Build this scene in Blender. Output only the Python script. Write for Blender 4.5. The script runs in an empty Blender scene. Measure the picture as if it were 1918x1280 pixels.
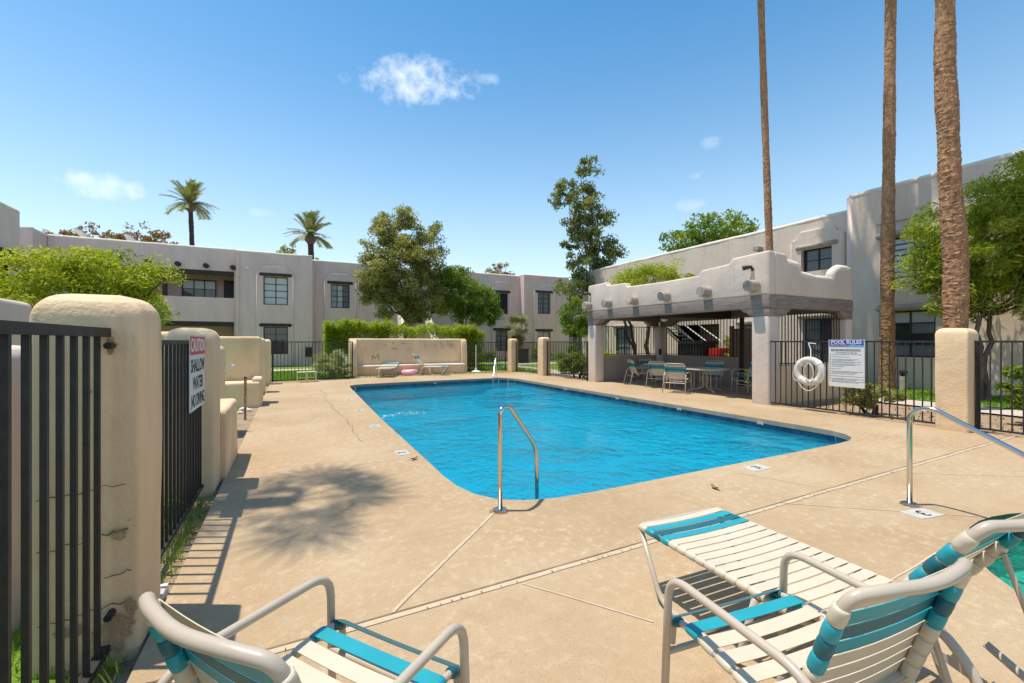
import bpy, bmesh, math, random
import numpy as np
from mathutils import Vector, Matrix
from mathutils.geometry import tessellate_polygon

S = bpy.context.scene
COL = S.collection
PI = math.pi
rad = math.radians

# ---------------------------------------------------------------- camera
cam_d = bpy.data.cameras.new('camera')
cam = bpy.data.objects.new('camera', cam_d)
COL.objects.link(cam)
cam.location = (0, 0, 1.52)
cam.rotation_euler = (rad(90), 0, rad(-27))
cam_d.sensor_width = 36
cam_d.lens = 15.3
cam_d.clip_start = 0.02
cam_d.clip_end = 3000
S.camera = cam

# ---------------------------------------------------------------- light and sky
SUN_EL = rad(74.5)
SUN_H = Vector((0.90, -0.435, 0)).normalized()          # the way the shadows fall
sun_d = bpy.data.lights.new('sun', 'SUN')
sun_d.energy = 3.0
sun_d.angle = rad(0.55)
sun_d.color = (1.0, 0.93, 0.80)
sun = bpy.data.objects.new('sun', sun_d)
COL.objects.link(sun)
ray = Vector((SUN_H.x*math.cos(SUN_EL), SUN_H.y*math.cos(SUN_EL), -math.sin(SUN_EL)))
sun.rotation_euler = ray.to_track_quat('-Z', 'Y').to_euler()
sun.location = (-20, 10, 60)

W = bpy.data.worlds.new('World')
S.world = W
W.use_nodes = True
wn = W.node_tree.nodes
wl = W.node_tree.links
wn.clear()


def wnode(t, **kw):
    n = wn.new(t)
    for k, v in kw.items():
        setattr(n, k, v)
    return n


def wmath(op, a, b=None, clamp=False):
    n = wnode('ShaderNodeMath', operation=op, use_clamp=clamp)
    for i, v in enumerate((a, b)):
        if v is None:
            continue
        if isinstance(v, (int, float)):
            n.inputs[i].default_value = v
        else:
            wl.new(v, n.inputs[i])
    return n.outputs[0]


sky = wnode('ShaderNodeTexSky', sky_type='NISHITA')
sky.sun_disc = False
sky.sun_elevation = SUN_EL
sky.sun_rotation = math.atan2(-SUN_H.x, -SUN_H.y)
sky.altitude = 300
sky.air_density = 1.05
sky.dust_density = 0.9
sky.ozone_density = 3.0
tc = wnode('ShaderNodeTexCoord')
noi = wnode('ShaderNodeTexNoise')
noi.inputs['Scale'].default_value = 12
noi.inputs['Detail'].default_value = 9
noi.inputs['Roughness'].default_value = 0.62
wl.new(tc.outputs['Generated'], noi.inputs['Vector'])
noi2 = wnode('ShaderNodeTexNoise')
noi2.inputs['Scale'].default_value = 44
noi2.inputs['Detail'].default_value = 8
noi2.inputs['Roughness'].default_value = 0.6
wl.new(tc.outputs['Generated'], noi2.inputs['Vector'])
nz = wmath('ADD', wmath('MULTIPLY', noi.outputs['Fac'], .45), wmath('MULTIPLY', noi2.outputs['Fac'], .55))
# fair-weather clouds: azimuth (degrees clockwise from +Y), elevation, half width, half height, strength
CLOUDS = [(14.9, 30.2, 8.2, 3.1, .74), (23.8, 31.0, 1.9, .8, .34), (-16.0, 14.5, 4.4, 1.6, .55),
          (51.5, 22.6, 1.5, .8, .20), (49.0, 16.2, 2.4, .9, .26), (50.2, 19.3, 1.6, .6, .18), (-3.0, 14.4, 2.0, .7, .22),
          (120, 24, 7, 2, .7), (200, 33, 8, 2.5, .8), (290, 20, 6, 2, .6)]
total = None
for az, el, hw, hh, st in CLOUDS:
    a, e = rad(az), rad(el)
    d = Vector((math.sin(a)*math.cos(e), math.cos(a)*math.cos(e), math.sin(e)))
    u = Vector((math.cos(a), -math.sin(a), 0))
    v = u.cross(d)
    outs = []
    for ax, s in ((u, rad(hw)), (v, rad(hh))):
        n = wnode('ShaderNodeVectorMath', operation='DOT_PRODUCT')
        wl.new(tc.outputs['Generated'], n.inputs[0])
        n.inputs[1].default_value = tuple(ax)
        q = wmath('DIVIDE', n.outputs['Value'], s)
        outs.append(wmath('MULTIPLY', q, q))
    n = wnode('ShaderNodeVectorMath', operation='DOT_PRODUCT')
    wl.new(tc.outputs['Generated'], n.inputs[0])
    n.inputs[1].default_value = tuple(d)
    front = wmath('GREATER_THAN', n.outputs['Value'], 0.5)
    r2 = wmath('ADD', outs[0], outs[1])
    m = wmath('SUBTRACT', 0.62, r2)
    m = wmath('MULTIPLY', wmath('MAXIMUM', wmath('ADD', wmath('MULTIPLY', m, .5), wmath('MULTIPLY', wmath('SUBTRACT', nz, .50), 2.0)), 0), 1.5, True)
    m = wmath('MULTIPLY', m, wmath('SUBTRACT', 1.35, r2, True))
    m = wmath('MULTIPLY', wmath('MULTIPLY', m, front), st)
    total = m if total is None else wmath('MAXIMUM', total, m)
mixc = wnode('ShaderNodeMix', data_type='RGBA')
wl.new(total, mixc.inputs['Factor'])
hsv = wnode('ShaderNodeHueSaturation')
hsv.inputs['Saturation'].default_value = 1.36
hsv.inputs['Hue'].default_value = 0.488
wl.new(sky.outputs['Color'], hsv.inputs['Color'])
hsv.inputs['Value'].default_value = 0.76
# thin even haze toward the horizon, the same all the way round
sep = wnode('ShaderNodeSeparateXYZ')
wl.new(tc.outputs['Generated'], sep.inputs[0])
hz = wmath('POWER', wmath('SUBTRACT', 1.0, wmath('MAXIMUM', sep.outputs['Z'], 0.0), True), 3.3)
hmix = wnode('ShaderNodeMix', data_type='RGBA')
wl.new(wmath('MULTIPLY', hz, .95), hmix.inputs['Factor'])
wl.new(hsv.outputs['Color'], hmix.inputs['A'])
hmix.inputs['B'].default_value = (4.2, 4.75, 4.75, 1)
wl.new(hmix.outputs['Result'], mixc.inputs['A'])
mixc.inputs['B'].default_value = (5.2, 5.3, 5.4, 1)
bg = wnode('ShaderNodeBackground')
bg.inputs['Strength'].default_value = 0.15
wl.new(mixc.outputs['Result'], bg.inputs['Color'])
wo = wnode('ShaderNodeOutputWorld')
wl.new(bg.outputs[0], wo.inputs['Surface'])

S.view_settings.view_transform = 'Standard'
S.view_settings.look = 'None'
S.view_settings.gamma = 1
S.view_settings.exposure = 0.78
S.view_settings.use_curve_mapping = False
S.cycles.max_bounces = 8
S.cycles.transparent_max_bounces = 12
S.cycles.caustics_reflective = False
S.cycles.caustics_refractive = False


# ---------------------------------------------------------------- materials
def new_mat(name):
    m = bpy.data.materials.new(name)
    m.use_nodes = True
    nt = m.node_tree
    b = nt.nodes['Principled BSDF']
    return m, nt, b


def lnk(nt, a, b):
    nt.links.new(a, b)


def noise_node(nt, coord, scale, detail=4, rough=.55):
    n = nt.nodes.new('ShaderNodeTexNoise')
    n.inputs['Scale'].default_value = scale
    n.inputs['Detail'].default_value = detail
    n.inputs['Roughness'].default_value = rough
    lnk(nt, coord, n.inputs['Vector'])
    return n.outputs['Fac']


def ramp(nt, fac, stops):
    r = nt.nodes.new('ShaderNodeValToRGB')
    el = r.color_ramp.elements
    el[0].position, el[0].color = stops[0][0], (*stops[0][1], 1)
    el[1].position, el[1].color = stops[-1][0], (*stops[-1][1], 1)
    for p, c in stops[1:-1]:
        e = el.new(p)
        e.color = (*c, 1)
    lnk(nt, fac, r.inputs['Fac'])
    return r.outputs['Color']


def mixrgb(nt, fac, a, b, mode='MIX'):
    n = nt.nodes.new('ShaderNodeMix')
    n.data_type = 'RGBA'
    n.blend_type = mode
    for sock, v in ((n.inputs['Factor'], fac), (n.inputs['A'], a), (n.inputs['B'], b)):
        if isinstance(v, (int, float)):
            sock.default_value = v
        elif isinstance(v, tuple):
            sock.default_value = (*v, 1)
        else:
            lnk(nt, v, sock)
    return n.outputs['Result']


def mat(name, col, rough=.75, var=.16, scale=2.0, bump=.25, bscale=70, spec=.3, metal=0, stain=None, stain_amt=.5, stain_scale=.8, coord='Object', stretch=None, dist=.006, trowel=False):
    m, nt, b = new_mat(name)
    tcn = nt.nodes.new('ShaderNodeTexCoord')
    if coord == 'Position':
        g = nt.nodes.new('ShaderNodeNewGeometry')
        c = g.outputs['Position']
    else:
        c = tcn.outputs['Object']
    cs = c
    if stretch:
        mp = nt.nodes.new('ShaderNodeMapping')
        mp.inputs['Scale'].default_value = stretch
        lnk(nt, c, mp.inputs['Vector'])
        cs = mp.outputs['Vector']
    lo = tuple(x*(1-var) for x in col)
    hi = tuple(min(1, x*(1+var)) for x in col)
    f = noise_node(nt, cs, scale, 6, .6)
    base = ramp(nt, f, [(.3, lo), (.7, hi)])
    if stain:
        f2 = noise_node(nt, cs, stain_scale, 7, .65)
        fr = ramp(nt, f2, [(.52, (0, 0, 0)), (.72, (stain_amt,)*3)])
        base = mixrgb(nt, fr, base, stain)
    lnk(nt, base, b.inputs['Base Color'])
    b.inputs['Roughness'].default_value = rough
    b.inputs['Specular IOR Level'].default_value = spec
    b.inputs['Metallic'].default_value = metal
    if bump:
        f3 = noise_node(nt, c, bscale, 4, .6)
        bn = nt.nodes.new('ShaderNodeBump')
        bn.inputs['Strength'].default_value = bump
        bn.inputs['Distance'].default_value = dist
        lnk(nt, f3, bn.inputs['Height'])
        if trowel:
            f4 = noise_node(nt, c, 5.5, 3, .5)
            b2 = nt.nodes.new('ShaderNodeBump')
            b2.inputs['Strength'].default_value = .55
            b2.inputs['Distance'].default_value = .020
            lnk(nt, f4, b2.inputs['Height'])
            lnk(nt, b2.outputs['Normal'], bn.inputs['Normal'])
        lnk(nt, bn.outputs['Normal'], b.inputs['Normal'])
    if trowel:
        mp = nt.nodes.new('ShaderNodeMapping')
        mp.inputs['Scale'].default_value = (7, 7, .35)
        lnk(nt, c, mp.inputs['Vector'])
        f5 = noise_node(nt, mp.outputs['Vector'], 1.0, 5, .65)
        fr = ramp(nt, f5, [(.56, (0, 0, 0)), (.74, (.5, .5, .5))])
        lnk(nt, mixrgb(nt, fr, base, tuple(x*.68 for x in col)), b.inputs['Base Color'])
    return m


M = {}
M['stucco'] = mat('taupe_stucco', (.70, .565, .465), .9, .08, 1.3, .35, 35, .15, stain=(.60, .475, .385), stain_amt=.45, coord='Position', stretch=(1, 1, .35), trowel=True)
M['stucco_shade_lift'] = mat('taupe_stucco_shade_lift', (.80, .575, .52), .9, .08, 1.3, .35, 35, .15, stain=(.66, .48, .43), stain_amt=.45, coord='Position', stretch=(1, 1, .35), trowel=True)  # same stucco, warmer and lighter colour painted in to offset shade and lawn bounce
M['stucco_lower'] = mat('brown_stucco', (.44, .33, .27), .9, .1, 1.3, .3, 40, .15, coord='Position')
M['cap'] = mat('pale_worn_stucco', (.74, .64, .54), .9, .12, 3, .35, 40, .15, coord='Position')
M['beige'] = mat('beige_stucco', (.79, .57, .35), .9, .10, 1.6, .6, 38, .15, dist=.012, stain=(.62, .42, .225), stain_amt=.6, stain_scale=1.7, coord='Position', stretch=(1, 1, .5), trowel=True)
M['beam'] = mat('weathered_dark_timber', (.27, .215, .185), .8, .25, 3, .5, 30, .2, coord='Position', stretch=(1, 1, 8))
M['timber_dark'] = mat('dark_stained_timber', (.06, .043, .034), .7, .3, 4, .4, 30, .2, coord='Position', stretch=(1, 1, 6))
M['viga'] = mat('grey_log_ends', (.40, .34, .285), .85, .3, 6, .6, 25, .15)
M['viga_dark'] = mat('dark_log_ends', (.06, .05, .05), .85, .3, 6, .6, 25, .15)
M['iron'] = mat('black_painted_iron', (.030, .027, .026), .5, .35, 14, .25, 90, .35, stain=(.07, .045, .03), stain_amt=.5, stain_scale=5)
M['steel'] = mat('polished_steel', (.62, .60, .57), .16, .08, 5, .04, 60, .5, metal=1)
M['steel_worn'] = mat('worn_steel', (.50, .46, .40), .3, .2, 8, .1, 60, .5, metal=1, stretch=(1, 1, .2))
M['frame'] = mat('taupe_powder_coat', (.50, .415, .325), .33, .06, 6, .05, 160, .5)
M['cream'] = mat('cream_vinyl', (.60, .52, .39), .42, .07, 5, .10, 60, .4, stain=(.55, .48, .37), stain_amt=.35, stain_scale=7)
M['teal'] = mat('teal_vinyl', (.018, .30, .36), .4, .10, 5, .1, 60, .45)
M['teal_dark'] = mat('dark_teal_vinyl', (.012, .12, .15), .4, .12, 5, .1, 60, .45)
M['white'] = mat('white_paint', (.78, .77, .73), .5, .06, 6, .08, 60, .4)
M['cream_paint'] = mat('pale_yellow_paint', (.72, .63, .40), .5, .08, 6, .08, 60, .4)
M['pink'] = mat('pink_vinyl', (.85, .42, .52), .3, .06, 3, .05, 20, .5)
M['red'] = mat('red_enamel', (.52, .03, .025), .5, .1, 4, .05, 50, .4)
M['black'] = mat('black_plastic', (.02, .02, .022), .55, .2, 5, .1, 60, .4)
M['winframe'] = mat('dark_window_frame', (.035, .032, .03), .5, .2, 6, .05, 60, .4)
M['blind'] = mat('pale_blind', (.62, .60, .54), .7, .06, 3, .05, 30, .2)
M['curtain'] = mat('grey_curtain', (.30, .29, .29), .8, .3, 3, .05, 30, .2, stretch=(9, 9, .3))
M['door'] = mat('dark_door_paint', (.05, .045, .055), .5, .1, 4, .05, 60, .4)
M['bark'] = mat('grey_brown_bark', (.15, .11, .08), .9, .35, 7, 1.0, 24, .1, stretch=(1, 1, .3), dist=.02)
M['bark_dark'] = mat('dark_bark', (.07, .052, .04), .9, .3, 7, .8, 24, .1, stretch=(1, 1, .3), dist=.02)
M['palm_bark'] = mat('palm_bark', (.46, .255, .14), .9, .5, 9, 1.2, 30, .1, stretch=(2.5, 2.5, 1.0), stain=(.12, .06, .032), stain_amt=.9, stain_scale=4.5, dist=.03)
M['thatch'] = mat('dry_palm_thatch', (.34, .25, .14), .9, .3, 8, .5, 30, .1)
M['soil'] = mat('dry_soil', (.34, .25, .165), .95, .28, 3, .8, 40, .1, coord='Position', stain=(.24, .165, .10), stain_amt=.6, stain_scale=3, dist=.02)
M['lawn'] = mat('lawn_base', (.16, .27, .035), .9, .3, 2, .8, 60, .1, coord='Position', stain=(.19, .20, .05), stain_amt=.5, stain_scale=.6, dist=.03)
M['path'] = mat('pale_concrete_path', (.52, .46, .38), .9, .1, 2, .3, 60, .15, coord='Position')
M['plate'] = mat('white_ceramic_plate', (.52, .49, .44), .45, .15, 12, .05, 40, .5)
M['ink'] = mat('black_ink', (.012, .012, .012), .6, .2, 10, 0, 40, .3)
M['sign_red'] = mat('faded_red_print', (.60, .075, .08), .5, .1, 6, 0, 40, .3)
M['sign_white'] = mat('weathered_white_sign', (.72, .71, .68), .5, .07, 4, .05, 40, .35, stain=(.60, .52, .42), stain_amt=.3, stain_scale=4)
M['sign_blue'] = mat('blue_print', (.035, .055, .40), .45, .15, 3, 0, 40, .35)
M['sign_cyan'] = mat('cyan_print', (.16, .42, .66), .45, .15, 3, 0, 40, .35)
M['rope'] = mat('white_rope', (.72, .69, .62), .8, .1, 20, .3, 200, .2)
M['ring'] = mat('off_white_ring_foam', (.66, .61, .52), .6, .08, 4, .1, 50, .3, stain=(.5, .43, .33), stain_amt=.4, stain_scale=4)
M['light_glass'] = mat('milky_lamp_glass', (.80, .78, .70), .3, .03, 4, 0, 40, .5)
M['roofing'] = mat('grey_roofing', (.35, .33, .31), .95, .1, 2, .3, 30, .1, coord='Position')
M['dry_leaf'] = mat('dry_leaf', (.27, .17, .085), .8, .3, 8, .2, 40, .2)
M['crack'] = mat('broken_stucco_rough_coat', (.46, .32, .19), .95, .3, 12, .9, 60, .1, dist=.015)
M['dark_green_tile'] = mat('dark_green_spa_wall', (.055, .12, .075), .55, .35, 14, .6, 90, .35, coord='Position', stain=(.16, .22, .13), stain_amt=.6, stain_scale=30)
M['spa_plaster'] = mat('spa_plaster', (.50, .70, .62), .7, .05, 3, .1, 60, .2, coord='Position')
M['plaster'] = mat('pool_plaster', (.84, .91, .91), .8, .07, 1.2, .1, 60, .2, coord='Position')
M['lip'] = mat('grey_pool_lip', (.36, .31, .24), .85, .18, 6, .6, 50, .2, coord='Position')


def deck_mat():
    m, nt, b = new_mat('tan_cool_deck')
    g = nt.nodes.new('ShaderNodeNewGeometry')
    c = g.outputs['Position']
    big = noise_node(nt, c, .45, 6, .62)
    base = ramp(nt, big, [(.28, (.365, .245, .135)), (.5, (.44, .315, .188)), (.72, (.495, .372, .238))])
    mid = noise_node(nt, c, 13, 9, .75)
    wear = ramp(nt, mid, [(.50, (0, 0, 0)), (.64, (.62, .62, .62))])
    patch = ramp(nt, noise_node(nt, c, .8, 4, .6), [(.38, (.25, .25, .25)), (.62, (1, 1, 1))])
    wear = mixrgb(nt, 1.0, wear, patch, 'MULTIPLY')
    base = mixrgb(nt, wear, base, (.63, .51, .37))
    st = noise_node(nt, c, 1.4, 6, .7)
    stain = ramp(nt, st, [(.53, (0, 0, 0)), (.70, (.6, .6, .6))])
    base = mixrgb(nt, stain, base, (.38, .25, .135))
    # long rusty run-off streaks
    mp = nt.nodes.new('ShaderNodeMapping')
    mp.inputs['Scale'].default_value = (.5, 3.2, 1)
    lnk(nt, c, mp.inputs['Vector'])
    s2 = noise_node(nt, mp.outputs['Vector'], 1.3, 5, .6)
    streak = ramp(nt, s2, [(.58, (0, 0, 0)), (.74, (.4, .4, .4))])
    base = mixrgb(nt, streak, base, (.33, .21, .11))
    sp = noise_node(nt, c, 85, 4, .75)
    speck = ramp(nt, sp, [(.30, (.52, .50, .48)), (.44, (1, 1, 1))])
    base = mixrgb(nt, 1.0, base, speck, 'MULTIPLY')
    v = nt.nodes.new('ShaderNodeTexVoronoi')
    v.inputs['Scale'].default_value = 1.9
    lnk(nt, c, v.inputs['Vector'])
    dot = ramp(nt, v.outputs['Distance'], [(.012, (.9, .9, .9)), (.022, (0, 0, 0))])
    base = mixrgb(nt, dot, base, (.10, .075, .05))
    lnk(nt, base, b.inputs['Base Color'])
    b.inputs['Roughness'].default_value = .85
    b.inputs['Specular IOR Level'].default_value = .2
    bn = nt.nodes.new('ShaderNodeBump')
    bn.inputs['Strength'].default_value = .5
    bn.inputs['Distance'].default_value = .006
    hsum = nt.nodes.new('ShaderNodeMath')
    hsum.operation = 'ADD'
    lnk(nt, noise_node(nt, c, 45, 6, .7), hsum.inputs[0])
    lnk(nt, mid, hsum.inputs[1])
    lnk(nt, hsum.outputs[0], bn.inputs['Height'])
    lnk(nt, bn.outputs['Normal'], b.inputs['Normal'])
    return m


M['deck'] = deck_mat()
M['dirt'] = mat('faint_wall_dirt', (.56, .405, .25), .95, .12, 9, .3, 60, .1)


def water_mat(name, tint, dens, scale, strength):
    m, nt, b = new_mat(name)
    nt.nodes.remove(b)
    out = nt.nodes['Material Output']
    g = nt.nodes.new('ShaderNodeNewGeometry')
    c = g.outputs['Position']
    hs = None
    for sc_, amp in ((scale*.42, .7), (scale*.9, .45), (scale*2.1, .22)):
        nn = noise_node(nt, c, sc_, 2, .5)
        mu = nt.nodes.new('ShaderNodeMath')
        mu.operation = 'MULTIPLY_ADD'
        lnk(nt, nn, mu.inputs[0])
        mu.inputs[1].default_value = amp
        if hs is not None:
            lnk(nt, hs, mu.inputs[2])
        else:
            mu.inputs[2].default_value = 0
        hs = mu.outputs[0]
    # gusts: rougher and calmer patches
    gust = nt.nodes.new('ShaderNodeMapRange')
    lnk(nt, noise_node(nt, c, .55, 3, .6), gust.inputs['Value'])
    gust.inputs['From Min'].default_value = .36
    gust.inputs['From Max'].default_value = .64
    gust.inputs['To Min'].default_value = .35
    gust.inputs['To Max'].default_value = 1.7
    gm = nt.nodes.new('ShaderNodeMath')
    gm.operation = 'MULTIPLY'
    lnk(nt, hs, gm.inputs[0])
    lnk(nt, gust.outputs['Result'], gm.inputs[1])
    hs = gm.outputs[0]
    bn = nt.nodes.new('ShaderNodeBump')
    bn.inputs['Strength'].default_value = 1.0
    bn.inputs['Distance'].default_value = strength
    lnk(nt, hs, bn.inputs['Height'])
    fr = nt.nodes.new('ShaderNodeFresnel')
    fr.inputs['IOR'].default_value = 1.33
    lnk(nt, bn.outputs['Normal'], fr.inputs['Normal'])
    tr = nt.nodes.new('ShaderNodeBsdfTransparent')
    tr.inputs['Color'].default_value = (*tint, 1)
    rf = nt.nodes.new('ShaderNodeBsdfRefraction')
    rf.inputs['Color'].default_value = (*tint, 1)
    rf.inputs['IOR'].default_value = 1.33
    rf.inputs['Roughness'].default_value = .02
    lnk(nt, bn.outputs['Normal'], rf.inputs['Normal'])
    body = nt.nodes.new('ShaderNodeMixShader')
    body.inputs[0].default_value = .35
    lnk(nt, tr.outputs[0], body.inputs[1])
    lnk(nt, rf.outputs[0], body.inputs[2])
    gl = nt.nodes.new('ShaderNodeBsdfGlossy')
    gl.inputs['Roughness'].default_value = .04
    lnk(nt, bn.outputs['Normal'], gl.inputs['Normal'])
    mx = nt.nodes.new('ShaderNodeMixShader')
    lnk(nt, fr.outputs[0], mx.inputs[0])
    lnk(nt, body.outputs[0], mx.inputs[1])
    lnk(nt, gl.outputs[0], mx.inputs[2])
    lnk(nt, mx.outputs[0], out.inputs['Surface'])
    return m


M['water'] = water_mat('pool_water', (.035, .73, .93), 0, 11.0, .07)
M['spa_water'] = water_mat('spa_water', (.30, .86, .78), 0, 9, .06)


def glass_mat(name, tint, rough=.03):
    m, nt, b = new_mat(name)
    b.inputs['Base Color'].default_value = (*tint, 1)
    b.inputs['Roughness'].default_value = rough
    b.inputs['Specular IOR Level'].default_value = .8
    tcn = nt.nodes.new('ShaderNodeNewGeometry')
    n = noise_node(nt, tcn.outputs['Position'], .9, 2, .5)
    bn = nt.nodes.new('ShaderNodeBump')
    bn.inputs['Strength'].default_value = .08
    lnk(nt, n, bn.inputs['Height'])
    lnk(nt, bn.outputs['Normal'], b.inputs['Normal'])
    return m


M['pane_dark'] = glass_mat('dark_window_glass', (.03, .035, .045))
M['pane_blind'] = glass_mat('glass_over_white_blind', (.50, .51, .50), .12)
M['pane_grey'] = glass_mat('glass_over_grey_curtain', (.17, .19, .21), .08)


def tile_mat():
    m, nt, b = new_mat('blue_waterline_tile')
    oi = nt.nodes.new('ShaderNodeObjectInfo')
    c = ramp(nt, oi.outputs['Random'], [(0, (.02, .07, .13)), (.5, (.035, .11, .18)), (1, (.05, .15, .22))])
    lnk(nt, c, b.inputs['Base Color'])
    b.inputs['Roughness'].default_value = .2
    return m


M['tile'] = tile_mat()


def leaf_mat(name, c0, c1, c2, trans=.35, rough=.5):
    m, nt, b = new_mat(name)
    at = nt.nodes.new('ShaderNodeAttribute')
    at.attribute_name = 'tint'
    col = ramp(nt, at.outputs['Fac'], [(0, c0), (.5, c1), (1, c2)])
    lnk(nt, col, b.inputs['Base Color'])
    b.inputs['Roughness'].default_value = rough
    b.inputs['Specular IOR Level'].default_value = .35
    tl = nt.nodes.new('ShaderNodeBsdfTranslucent')
    tcol = mixrgb(nt, 1.0, col, (1.0, 1.0, .55), 'MULTIPLY')
    lnk(nt, tcol, tl.inputs['Color'])
    mx = nt.nodes.new('ShaderNodeMixShader')
    mx.inputs[0].default_value = trans
    lnk(nt, b.outputs[0], mx.inputs[1])
    lnk(nt, tl.outputs[0], mx.inputs[2])
    lnk(nt, mx.outputs[0], nt.nodes['Material Output'].inputs['Surface'])
    return m


M['leaf_olive'] = leaf_mat('olive_leaf', (.17, .18, .045), (.33, .325, .095), (.50, .47, .18), .5)
M['leaf_green'] = leaf_mat('green_leaf', (.09, .165, .015), (.19, .29, .03), (.36, .43, .07), .5)
M['leaf_bright'] = leaf_mat('bright_green_leaf', (.22, .30, .015), (.42, .48, .035), (.60, .62, .10), .5)
M['leaf_dark'] = leaf_mat('dark_green_leaf', (.10, .15, .04), (.21, .25, .075), (.40, .40, .16), .45)
M['leaf_hedge'] = leaf_mat('lime_hedge_leaf', (.17, .26, .010), (.33, .42, .018), (.50, .57, .06), .5)
M['leaf_brown'] = leaf_mat('brown_dry_leaf', (.20, .09, .035), (.32, .19, .07), (.36, .32, .10), .4)
M['leaf_oleander'] = leaf_mat('oleander_leaf', (.15, .23, .015), (.36, .43, .035), (.56, .58, .10), .5)
M['frond'] = leaf_mat('date_palm_leaflet', (.13, .17, .05), (.24, .27, .085), (.44, .43, .18), .3)
M['fan'] = leaf_mat('fan_palm_leaf', (.16, .20, .08), (.30, .34, .15), (.48, .48, .26), .35)
M['grass'] = leaf_mat('grass_blade', (.12, .26, .015), (.21, .37, .03), (.36, .45, .09), .4)


# ---------------------------------------------------------------- mesh helpers
class MB:
    def __init__(self):
        self.v = []
        self.f = []

    def add(self, vs, fs):
        o = len(self.v)
        self.v += [tuple(p) for p in vs]
        self.f += [tuple(i+o for i in f) for f in fs]
        return self

    def box(self, x0, x1, y0, y1, z0, z1):
        vs = [(x, y, z) for z in (z0, z1) for x, y in ((x0, y0), (x1, y0), (x1, y1), (x0, y1))]
        return self.add(vs, [(3, 2, 1, 0), (4, 5, 6, 7), (0, 1, 5, 4), (1, 2, 6, 5), (2, 3, 7, 6), (3, 0, 4, 7)])

    def tube(self, pts, r, seg=8, caps=True, up=None):
        pts = [Vector(p) for p in pts]
        n = len(pts)
        rs = r if isinstance(r, (list, tuple)) else [r]*n
        t0 = (pts[1]-pts[0]).normalized()
        a = Vector(up) if up else (Vector((0, 0, 1)) if abs(t0.z) < .9 else Vector((1, 0, 0)))
        u = (a - t0*a.dot(t0)).normalized()
        vs, fs = [], []
        for i, p in enumerate(pts):
            t = ((pts[min(i+1, n-1)]-p).normalized() + (p-pts[max(i-1, 0)]).normalized())
            t = t.normalized() if t.length > 1e-9 else t0
            u = (u - t*u.dot(t)).normalized()
            w = t.cross(u)
            for k in range(seg):
                an = 2*PI*k/seg
                vs.append(p + (u*math.cos(an)+w*math.sin(an))*rs[i])
        for i in range(n-1):
            for k in range(seg):
                k2 = (k+1) % seg
                fs.append((i*seg+k, i*seg+k2, (i+1)*seg+k2, (i+1)*seg+k))
        if caps:
            fs.append(tuple(range(seg-1, -1, -1)))
            fs.append(tuple((n-1)*seg+k for k in range(seg)))
        return self.add(vs, fs)

    def prism(self, poly, fn, a, b):
        """poly: 2D outline (ccw); fn(u, v, w) -> 3D; extruded from w=a to w=b"""
        n = len(poly)
        vs = [fn(u, v, a) for u, v in poly] + [fn(u, v, b) for u, v in poly]
        fs = [tuple(range(n-1, -1, -1)), tuple(range(n, 2*n))]
        fs += [(i, (i+1) % n, n+(i+1) % n, n+i) for i in range(n)]
        return self.add(vs, fs)

    def lathe(self, prof, c, seg=16):
        vs, fs = [], []
        for r, z in prof:
            for k in range(seg):
                a = 2*PI*k/seg
                vs.append((c[0]+r*math.cos(a), c[1]+r*math.sin(a), c[2]+z))
        for i in range(len(prof)-1):
            for k in range(seg):
                k2 = (k+1) % seg
                fs.append((i*seg+k, i*seg+k2, (i+1)*seg+k2, (i+1)*seg+k))
        fs.append(tuple(range(seg-1, -1, -1)))
        fs.append(tuple((len(prof)-1)*seg+k for k in range(seg)))
        return self.add(vs, fs)


def bez_round(pts, r, n=5):
    pts = [Vector(p) for p in pts]
    out = [pts[0]]
    for i in range(1, len(pts)-1):
        p = pts[i]
        a, b = pts[i-1]-p, pts[i+1]-p
        k = min(r, a.length*.48, b.length*.48)
        p0, p1 = p+a.normalized()*k, p+b.normalized()*k
        for j in range(n+1):
            t = j/n
            out.append(p0*(1-t)**2+p*2*t*(1-t)+p1*t*t)
    out.append(pts[-1])
    return out


def finish_mesh(name, v, f, m, smooth=False, sharp=None):
    me = bpy.data.meshes.new(name)
    me.from_pydata([tuple(p) for p in v], [], f)
    me.materials.append(m)
    if smooth:
        me.polygons.foreach_set('use_smooth', [True]*len(me.polygons))
        if sharp:
            me.set_sharp_from_angle(angle=rad(sharp))
    me.update()
    return me


def place(ob, parent):
    COL.objects.link(ob)
    if parent is not None:
        ob.parent = parent
        if parent.parent is None:
            ob.matrix_parent_inverse = Matrix.Translation(-parent.location)
    return ob


def tag(o, label=None, cat=None, group=None, kind=None):
    if label:
        o['label'] = label
    if cat:
        o['category'] = cat
    if group:
        o['group'] = group
    if kind:
        o['kind'] = kind
    return o


def thing(name, label, cat, loc=(0, 0, 0), group=None):
    o = bpy.data.objects.new(name, None)
    COL.objects.link(o)
    o.location = loc
    o.empty_display_size = .1
    return tag(o, label, cat, group)


def part(name, mb, m, parent, smooth=False, sharp=40):
    me = finish_mesh(name, mb.v, mb.f, m, smooth, sharp if smooth else None)
    return place(bpy.data.objects.new(name, me), parent)


def single(name, mb, m, label=None, cat=None, group=None, kind=None, smooth=False, sharp=40):
    v = np.array(mb.v)
    c = Vector((float((v[:, 0].min()+v[:, 0].max())/2), float((v[:, 1].min()+v[:, 1].max())/2), float(v[:, 2].min())))
    me = finish_mesh(name, [Vector(p)-c for p in mb.v], mb.f, m, smooth, sharp if smooth else None)
    o = bpy.data.objects.new(name, me)
    o.location = c
    COL.objects.link(o)
    return tag(o, label, cat, group, kind)


def struct(name, mb, m, smooth=False):
    return tag(part(name, mb, m, None, smooth), kind='structure')


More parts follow.
